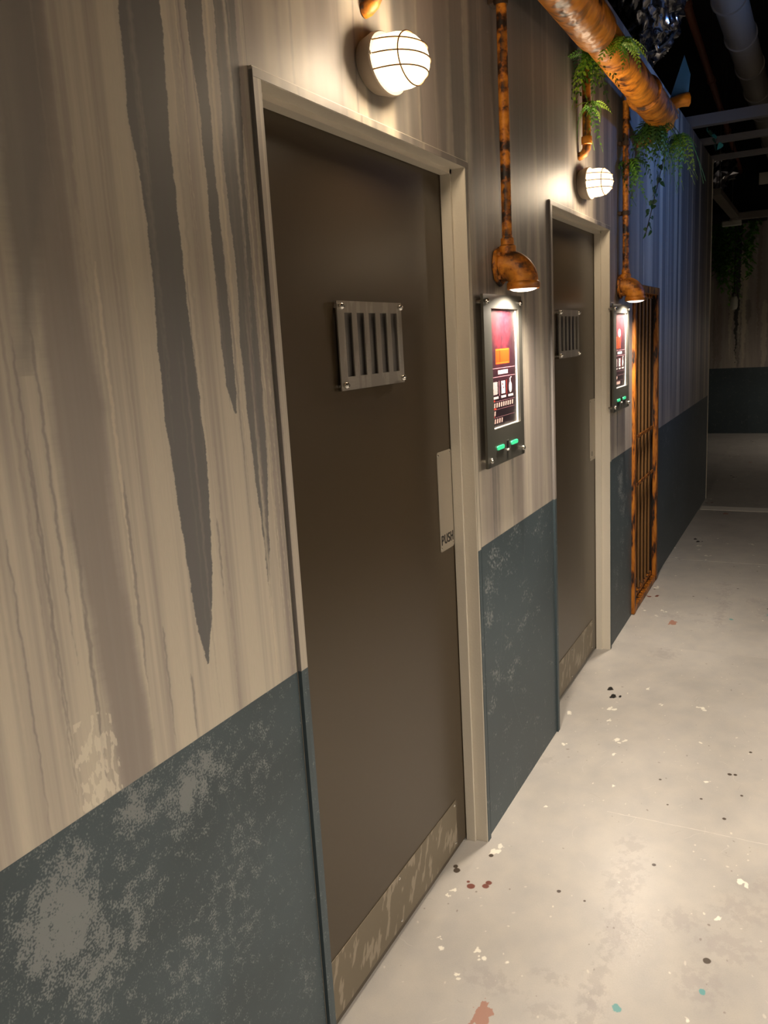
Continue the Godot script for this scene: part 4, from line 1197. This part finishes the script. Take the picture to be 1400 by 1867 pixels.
# ------------------------------------------------------------------ overhead services
func build_ceiling_services():
	# crumpled foil duct sagging over the wall top
	var d := root("foil_duct")
	tag(d, "crumpled silver foil duct sagging over the top of the wall", "duct")
	var path := curve([Vector3(0.46, 4.25, -2.4), Vector3(0.22, 3.78, -3.5), Vector3(0.06, 3.53, -4.5), Vector3(-0.06, 3.42, -5.25), Vector3(-0.30, 3.37, -5.8), Vector3(-0.8, 3.40, -6.15)], 34)
	var J := noise(1.0, 33, 3)
	var seg := 96
	var u := Vector3.UP
	var rings := []
	for i in path.size():
		var t: Vector3 = ((path[mini(i + 1, path.size() - 1)] - path[maxi(i - 1, 0)]) as Vector3).normalized()
		u = (u - t * u.dot(t)).normalized()
		var w := t.cross(u)
		var ring := []
		for k in seg:
			var a := TAU * k / seg
			var dir := u * cos(a) + w * sin(a)
			var f := absf(J.get_noise_3d(cos(a) * 1.6, sin(a) * 1.6, i * 0.10))
			var g := absf(J.get_noise_3d(cos(a) * 4.0 + 9.0, sin(a) * 4.0, i * 0.30))
			var h := absf(J.get_noise_3d(cos(a) * 9.0, sin(a) * 9.0 + 5.0, i * 0.55))
			var r := 0.185 + 0.006 * sin(i * TAU / 10.0) + 0.09 * f + 0.04 * g + 0.007 * h
			ring.append(path[i] + dir * r)
		rings.append(ring)
	var st := SurfaceTool.new()
	st.begin(Mesh.PRIMITIVE_TRIANGLES)
	st.set_smooth_group(0)
	for ring in rings:
		for q in ring:
			st.add_vertex(q)
	for i in path.size() - 1:
		for k in seg:
			var k2 := (k + 1) % seg
			var A := i * seg + k
			var B := i * seg + k2
			for q in [A, B + seg, B, A, A + seg, B + seg]:
				st.add_index(q)
	st.generate_normals()
	put(d, "duct_skin", st.commit(), M.foil)
	for i in [20, 64, 108]:
		if i < path.size() - 1:
			put(d, "duct_band", lathe([Vector2(0.225, -0.012), Vector2(0.232, -0.012), Vector2(0.232, 0.012), Vector2(0.225, 0.012)], path[i], path[i + 1] - path[i], 36), M.dark_steel)
	# grey pipe with joint rings
	var g := root("ceiling_pipe", Vector3(0.36, 3.5, 0))
	tag(g, "grey ringed pipe running along the dark ceiling", "pipe")
	put(g, "pipe_run", Mb.new().tube([Vector3(-0.03, 0, -2.5), Vector3(-0.01, 0, -6), Vector3(0.03, 0, -13.44)], 0.095, 28).done(), M.pipe_grey)
	for i in 9:
		var z := -4.2 - i * 0.75
		put(g, "joint_ring", lathe([Vector2(0.095, -0.012), Vector2(0.104, -0.010), Vector2(0.106, 0.0), Vector2(0.104, 0.010), Vector2(0.095, 0.012)], Vector3(-0.01 + (-z - 6.0) * 0.0054, 0, z), Vector3.BACK, 28), M.pipe_grey)
	for i in 4:
		put(g, "hanger_rod", Mb.new().tube([Vector3(0, 0.09, -4.0 - i * 2.2), Vector3(0, 0.6, -4.0 - i * 2.2), Vector3(0, 1.0, -4.0 - i * 2.2)], 0.006, 6).done(), M.dark_steel)
	var rp := root("sprinkler_pipe", Vector3(0, 3.75, 0))
	tag(rp, "thin rust red pipe crossing the dark ceiling beside the grey one", "pipe")
	var sx := func(z: float) -> float: return 0.0015 + (z + 6.78) * 0.028
	put(rp, "pipe_run", Mb.new().tube([Vector3(sx.call(-5.2), 0.75, -5.2), Vector3(sx.call(-5.2), 0.12, -5.2), Vector3(sx.call(-5.2), 0.05, -5.22), Vector3(sx.call(-5.25), 0.012, -5.26), Vector3(sx.call(-5.3), 0, -5.32), Vector3(sx.call(-9.0), 0, -9.0), Vector3(sx.call(-13.44), 0, -13.44)], 0.029, 14).done(), M.rust_brown)
	for z in [-6.4, -8.4, -10.6]:
		var cx: float = sx.call(z)
		put(rp, "coupling", lathe([Vector2(0.029, -0.03), Vector2(0.038, -0.028), Vector2(0.038, 0.028), Vector2(0.029, 0.03)], Vector3(cx, 0, z), Vector3.BACK, 14), M.rust_brown)
		put(rp, "hanger_rod", Mb.new().tube([Vector3(cx, 0.03, z), Vector3(cx, 0.4, z), Vector3(cx, 0.75, z)], 0.005, 6).done(), M.dark_steel)
	# studs tying the wall top across the corridor
	for q in [[6.89, 3.10, 0.075, "grey metal tie beam from the wall top, its underside catching blue light"], [7.65, 3.10, 0.05, "dim metal tie beam between the blue-lit beam and the far rail"], [8.40, 3.095, 0.045, "thin grey rail crossing at the far end of the wall top"]]:
		var b := root("tie_beam", Vector3(0, q[1], -q[0]))
		tag(b, q[3], "beam", "tie beams over the corridor")
		var h: float = q[2]
		var pr := PackedVector2Array([Vector2(-h / 2, -h / 2), Vector2(h / 2, -h / 2), Vector2(h / 2, h / 2), Vector2(h / 2 - 0.004, h / 2), Vector2(h / 2 - 0.004, -h / 2 + 0.004), Vector2(-h / 2 + 0.004, -h / 2 + 0.004), Vector2(-h / 2 + 0.004, h / 2), Vector2(-h / 2, h / 2)])
		put(b, "channel", Mb.new().extrude(pr, 2.0, Transform3D(Basis(Vector3(0, 0, 1), Vector3(0, 1, 0), Vector3(-1, 0, 0)), Vector3(-0.1, 0, 0))).done(), M.beam_grey)

# ------------------------------------------------------------------ plants
func frond(n: int, ln: float, wd: float, droop: float) -> ArrayMesh:
	# one fern frond growing along +x, drooping, leaflets in pairs
	var mb := Mb.new()
	var stem := []
	for i in n + 1:
		var t := i / float(n)
		stem.append(Vector3(ln * t * (1.0 - 0.25 * droop * t), ln * (0.35 * t - (0.35 + droop) * t * t), 0))
	for i in n:
		var t := (i + 0.5) / n
		var a: Vector3 = stem[i]
		var d: Vector3 = (stem[i + 1] - a).normalized()
		var L := wd * sin(PI * (0.12 + 0.85 * t)) * (1.0 - 0.35 * t)
		var w := ln / n * 0.85
		for s in [-1.0, 1.0]:
			var out := Vector3(0, 0, s) * 0.9 + d * 0.45 + Vector3.DOWN * 0.15
			var tip := a + out * L
			var m1 := a + out * L * 0.45 + d * w * 0.55
			var m2 := a + out * L * 0.45 - d * w * 0.55
			var nn := (m1 - a).cross(tip - a).normalized()
			if nn.y < 0:
				nn = -nn
			mb.tri(a, m1, tip, nn, nn, nn)
			mb.tri(a, tip, m2, nn, nn, nn)
	mb.tube(stem, ln * 0.006, 4, false)
	return mb.done()

func fern(called: String, at: Vector3, count: int, ln: float, sd: int, label: String, mats: Array, spread := TAU, face := 0.0, droop := 0.6, group := "ferns growing on the pipes"):
	var t := root(called, at)
	tag(t, label, "fern", group)
	var r := RandomNumberGenerator.new()
	r.seed = sd
	var shapes := []
	for k in 4:
		shapes.append(frond(11, ln * [0.8, 1.0, 1.15, 0.9][k], ln * 0.27, droop * [0.6, 1.0, 1.3, 1.6][k]))
	for k in count:
		var o := put(t, "frond", shapes[k % 4], M[mats[k % mats.size()]], Vector3(r.randf_range(-1, 1), r.randf_range(-0.6, 0.6), r.randf_range(-1, 1)) * ln * 0.16)
		o.rotation = Vector3(r.randf_range(-0.5, 0.5), face + r.randf_range(-0.5, 0.5) * spread, r.randf_range(-0.6, 0.3))
	put(t, "root_clump", Mb.new().lathe([Vector2(0.0001, -ln * 0.12), Vector2(ln * 0.10, -ln * 0.07), Vector2(ln * 0.13, 0.0), Vector2(ln * 0.08, ln * 0.06), Vector2(0.0001, ln * 0.08)], Transform3D(), 10).done(), M.brown_dark)
	return t

func leaf_mesh(s: float) -> ArrayMesh:
	# a heart-shaped leaf hanging along -y, folded on its midrib
	var mb := Mb.new()
	var half := [Vector2(0.0, 0.0), Vector2(0.30, 0.10), Vector2(0.46, -0.14), Vector2(0.38, -0.48), Vector2(0.18, -0.82), Vector2(0.0, -1.05)]
	for sd in [-1.0, 1.0]:
		for i in half.size() - 1:
			var a := Vector3(0, half[i].y, 0) * s
			var b := Vector3(half[i].x * sd, half[i].y, half[i].x * 0.35) * s
			var c := Vector3(half[i + 1].x * sd, half[i + 1].y, half[i + 1].x * 0.35) * s
			var d := Vector3(0, half[i + 1].y, 0) * s
			var nn := Vector3(-0.3 * sd, 0, 1).normalized()
			mb.tri(a, b, c, nn, nn, nn)
			mb.tri(a, c, d, nn, nn, nn)
	mb.tube([Vector3(0, 0.25 * s, -0.1 * s), Vector3(0, 0.1 * s, -0.02 * s), Vector3(0, -0.1 * s, 0)], 0.03 * s, 4, false)
	return mb.done()

func vine(called: String, pts: Array, count: int, ls: float, sd: int, label: String, mats: Array, group := ""):
	var t := root(called, pts[0])
	tag(t, label, "vine", group)
	var r := RandomNumberGenerator.new()
	r.seed = sd
	var loc := pts.map(func(q): return q - pts[0])
	var cv := curve(loc, 8)
	put(t, "vine_stem", Mb.new().tube(cv, 0.0022, 5).done(), M.vine_stem)
	var lf := leaf_mesh(ls)
	for k in count:
		var q: Vector3 = cv[int(lerpf(2, cv.size() - 1, (k + 0.5) / count))]
		var o := put(t, "leaf", lf, M[mats[k % mats.size()]], q + Vector3(r.randf_range(-1, 1), r.randf_range(-0.5, 0.2), r.randf_range(-1, 1)) * ls * 0.7)
		o.rotation = Vector3(r.randf_range(-0.7, 0.7), r.randf() * TAU, r.randf_range(-0.6, 0.6))
		o.scale = Vector3.ONE * r.randf_range(0.6, 1.15)
	return t

func build_plants():
	fern("fern_plant", Vector3(0.075, 2.66, -3.44), 18, 0.15, 1, "fern hanging on the hooked conduit above the second dome lamp", ["fern_green", "fern_light", "fern_dark"], TAU, 0.0, 0.9)
	fern("fern_plant", Vector3(0.06, 2.50, -3.50), 10, 0.11, 8, "small fern tuft lower on the hooked conduit", ["fern_light", "fern_green"], TAU, 0.0, 1.1)
	fern("fern_plant", Vector3(0.215, 2.63, -3.26), 18, 0.11, 2, "bright fern sprouting from the gap in the orange overhead pipe", ["fern_light", "fern_green"], 4.0, -0.6, 0.5)
	fern("fern_plant", Vector3(0.13, 2.60, -4.46), 34, 0.17, 3, "dark bushy fern behind the orange pipe on the far conduit", ["fern_dark", "fern_green", "fern_dark"], TAU, 0.0, 0.9)
	fern("fern_plant", Vector3(0.06, 2.42, -4.33), 14, 0.13, 4, "thin fern trailing down the conduit beside the barred gate", ["fern_dark", "fern_green"], TAU, 0.0, 1.2)
	fern("fern_plant", Vector3(0.20, 2.60, -4.84), 26, 0.12, 5, "bright green fern hanging below the broken end of the overhead pipe", ["fern_green", "fern_light"], TAU, 0.0, 1.5)
	vine("ivy_vine", [Vector3(0.16, 2.60, -4.80), Vector3(0.13, 2.47, -4.78), Vector3(0.12, 2.36, -4.70), Vector3(0.13, 2.25, -4.52), Vector3(0.13, 2.15, -4.40), Vector3(0.13, 2.07, -4.30)], 26, 0.028, 6, "dark ivy strand hanging from the broken pipe end against the blue-lit wall", ["ivy_green"])
	vine("ivy_vine", [Vector3(0.10, 3.05, -6.9), Vector3(0.14, 3.01, -6.88), Vector3(0.17, 2.95, -6.87), Vector3(0.16, 2.91, -6.86)], 6, 0.055, 7, "short teal-leaved ivy sprig on the blue-lit tie beam", ["ivy_teal", "ivy_green"])

# ------------------------------------------------------------------ the far end
func build_far_end():
	var b := root("cable_tray", Vector3(0, 2.9, 0))
	tag(b, "grey metal trunking bent to a corner in the dark beyond the wall", "trunking")
	put(b, "tray_run", bx(Vector3(-0.055, 0, -10.1), Vector3(0.10, 0.06, 2.1), 0.004), M.pipe_grey)
	put(b, "tray_cross", bx(Vector3(0.9, -0.01, -11.2), Vector3(2.0, 0.08, 0.08), 0.004), M.pipe_grey)
	for z in [-9.4, -10.8]:
		put(b, "hanger_rod", Mb.new().tube([Vector3(-0.055, 0.03, z), Vector3(-0.055, 0.8, z), Vector3(-0.055, 1.6, z)], 0.006, 6).done(), M.dark_steel)
	var f := root("batten_lamp", Vector3(-0.10, 2.83, -11.3))
	tag(f, "small white unlit batten lamp under the trunking corner", "lamp")
	put(f, "lamp_case", bx(Vector3.ZERO, Vector3(0.22, 0.06, 0.10), 0.008), M.white_enamel)
	put(f, "mount_block", bx(Vector3(0, 0.04, 0), Vector3(0.05, 0.03, 0.05), 0.004), M.white_enamel)
	var s := root("square_board", Vector3(0.135, 3.62, -13.43))
	tag(s, "small pale square board high in the dark at the far end", "board")
	put(s, "board_face", bx(Vector3.ZERO, Vector3(0.16, 0.16, 0.02), 0.003), M.white_card)
	# crumpled foil end beyond the wall
	var mb := Mb.new()
	var J := noise(1.0, 71, 3)
	for q in [[Vector3(-0.20, 3.35, -10.6), 0.20], [Vector3(-0.45, 3.2, -10.3), 0.16]]:
		var n := 12
		for i in n:
			for k in 20:
				var P := []
				for e in [[i, k], [i, k + 1], [i + 1, k + 1], [i + 1, k]]:
					var th: float = PI * e[0] / n
					var ph: float = TAU * (e[1] % 20) / 20.0
					var dir := Vector3(sin(th) * cos(ph), cos(th), sin(th) * sin(ph))
					P.append(q[0] + dir * q[1] * (1.0 + 0.5 * J.get_noise_3dv(dir * 3.0) + 0.25 * J.get_noise_3dv(dir * 9.0)))
				if i > 0:
					mb.flat_poly([P[0], P[1], P[2]], q[0])
				if i < n - 1:
					mb.flat_poly([P[0], P[2], P[3]], q[0])
	var fd := put(self, "foil_bundle", mb.done(), M.foil)
	tag(fd, "crumpled foil duct end glinting in the dark beyond the wall", "duct")
	# dark plants trailing down the far wall
	var t := root("trailing_plant", Vector3(-0.24, 3.05, -13.28))
	tag(t, "large dark trailing plant hanging down the far wall", "plant")
	var r := RandomNumberGenerator.new()
	r.seed = 15
	var lf := leaf_mesh(0.06)
	for k in 64:
		var x := r.randf_range(-0.42, 0.36)
		var ln := r.randf_range(0.45, 1.25) * (1.0 - absf(x + 0.02) * 1.1)
		var m := Mb.new()
		var z := r.randf_range(-0.12, 0.14)
		var n := int(ln / 0.035)
		for i in n:
			var y := -ln * i / n
			var a := r.randf() * TAU
			var c := Vector3(x * (1.0 - 0.35 * i / n) + r.randf_range(-0.03, 0.03), y, z + r.randf_range(-0.02, 0.02))
			var d := Vector3(cos(a), -0.8, sin(a)).normalized() * 0.08
			var w := Vector3(-sin(a), 0.0, cos(a)) * 0.024
			var nn := d.cross(w).normalized()
			m.tri(c, c + d * 0.5 + w, c + d, nn, nn, nn)
			m.tri(c, c + d, c + d * 0.5 - w, nn, nn, nn)
		put(t, "strand", m.done(), M.fern_green).set_meta("kind", "stuff")
	put(t, "planter_box", bx(Vector3(-0.03, 0.06, 0.0), Vector3(0.9, 0.12, 0.42), 0.01), M.black_plain)
	var l := root("hanging_lamp", Vector3(-0.20, 1.93, -13.08))
	tag(l, "small unlit glass lamp hanging below the trailing plant", "lamp")
	put(l, "glass_jar", lathe([Vector2(0.0001, -0.10), Vector2(0.035, -0.095), Vector2(0.05, -0.06), Vector2(0.052, 0.04), Vector2(0.04, 0.08), Vector2(0.028, 0.09)], Vector3.ZERO, Vector3.UP, 20), M.white_enamel)
	put(l, "lamp_cap", lathe([Vector2(0.034, 0.08), Vector2(0.034, 0.12), Vector2(0.02, 0.14), Vector2(0.0001, 0.142)], Vector3.ZERO, Vector3.UP, 16), M.dark_steel)
	put(l, "flex_cord", Mb.new().tube([Vector3(0, 0.14, 0), Vector3(0, 0.6, 0), Vector3(0, 1.125, 0)], 0.006, 6).done(), M.black_plain)
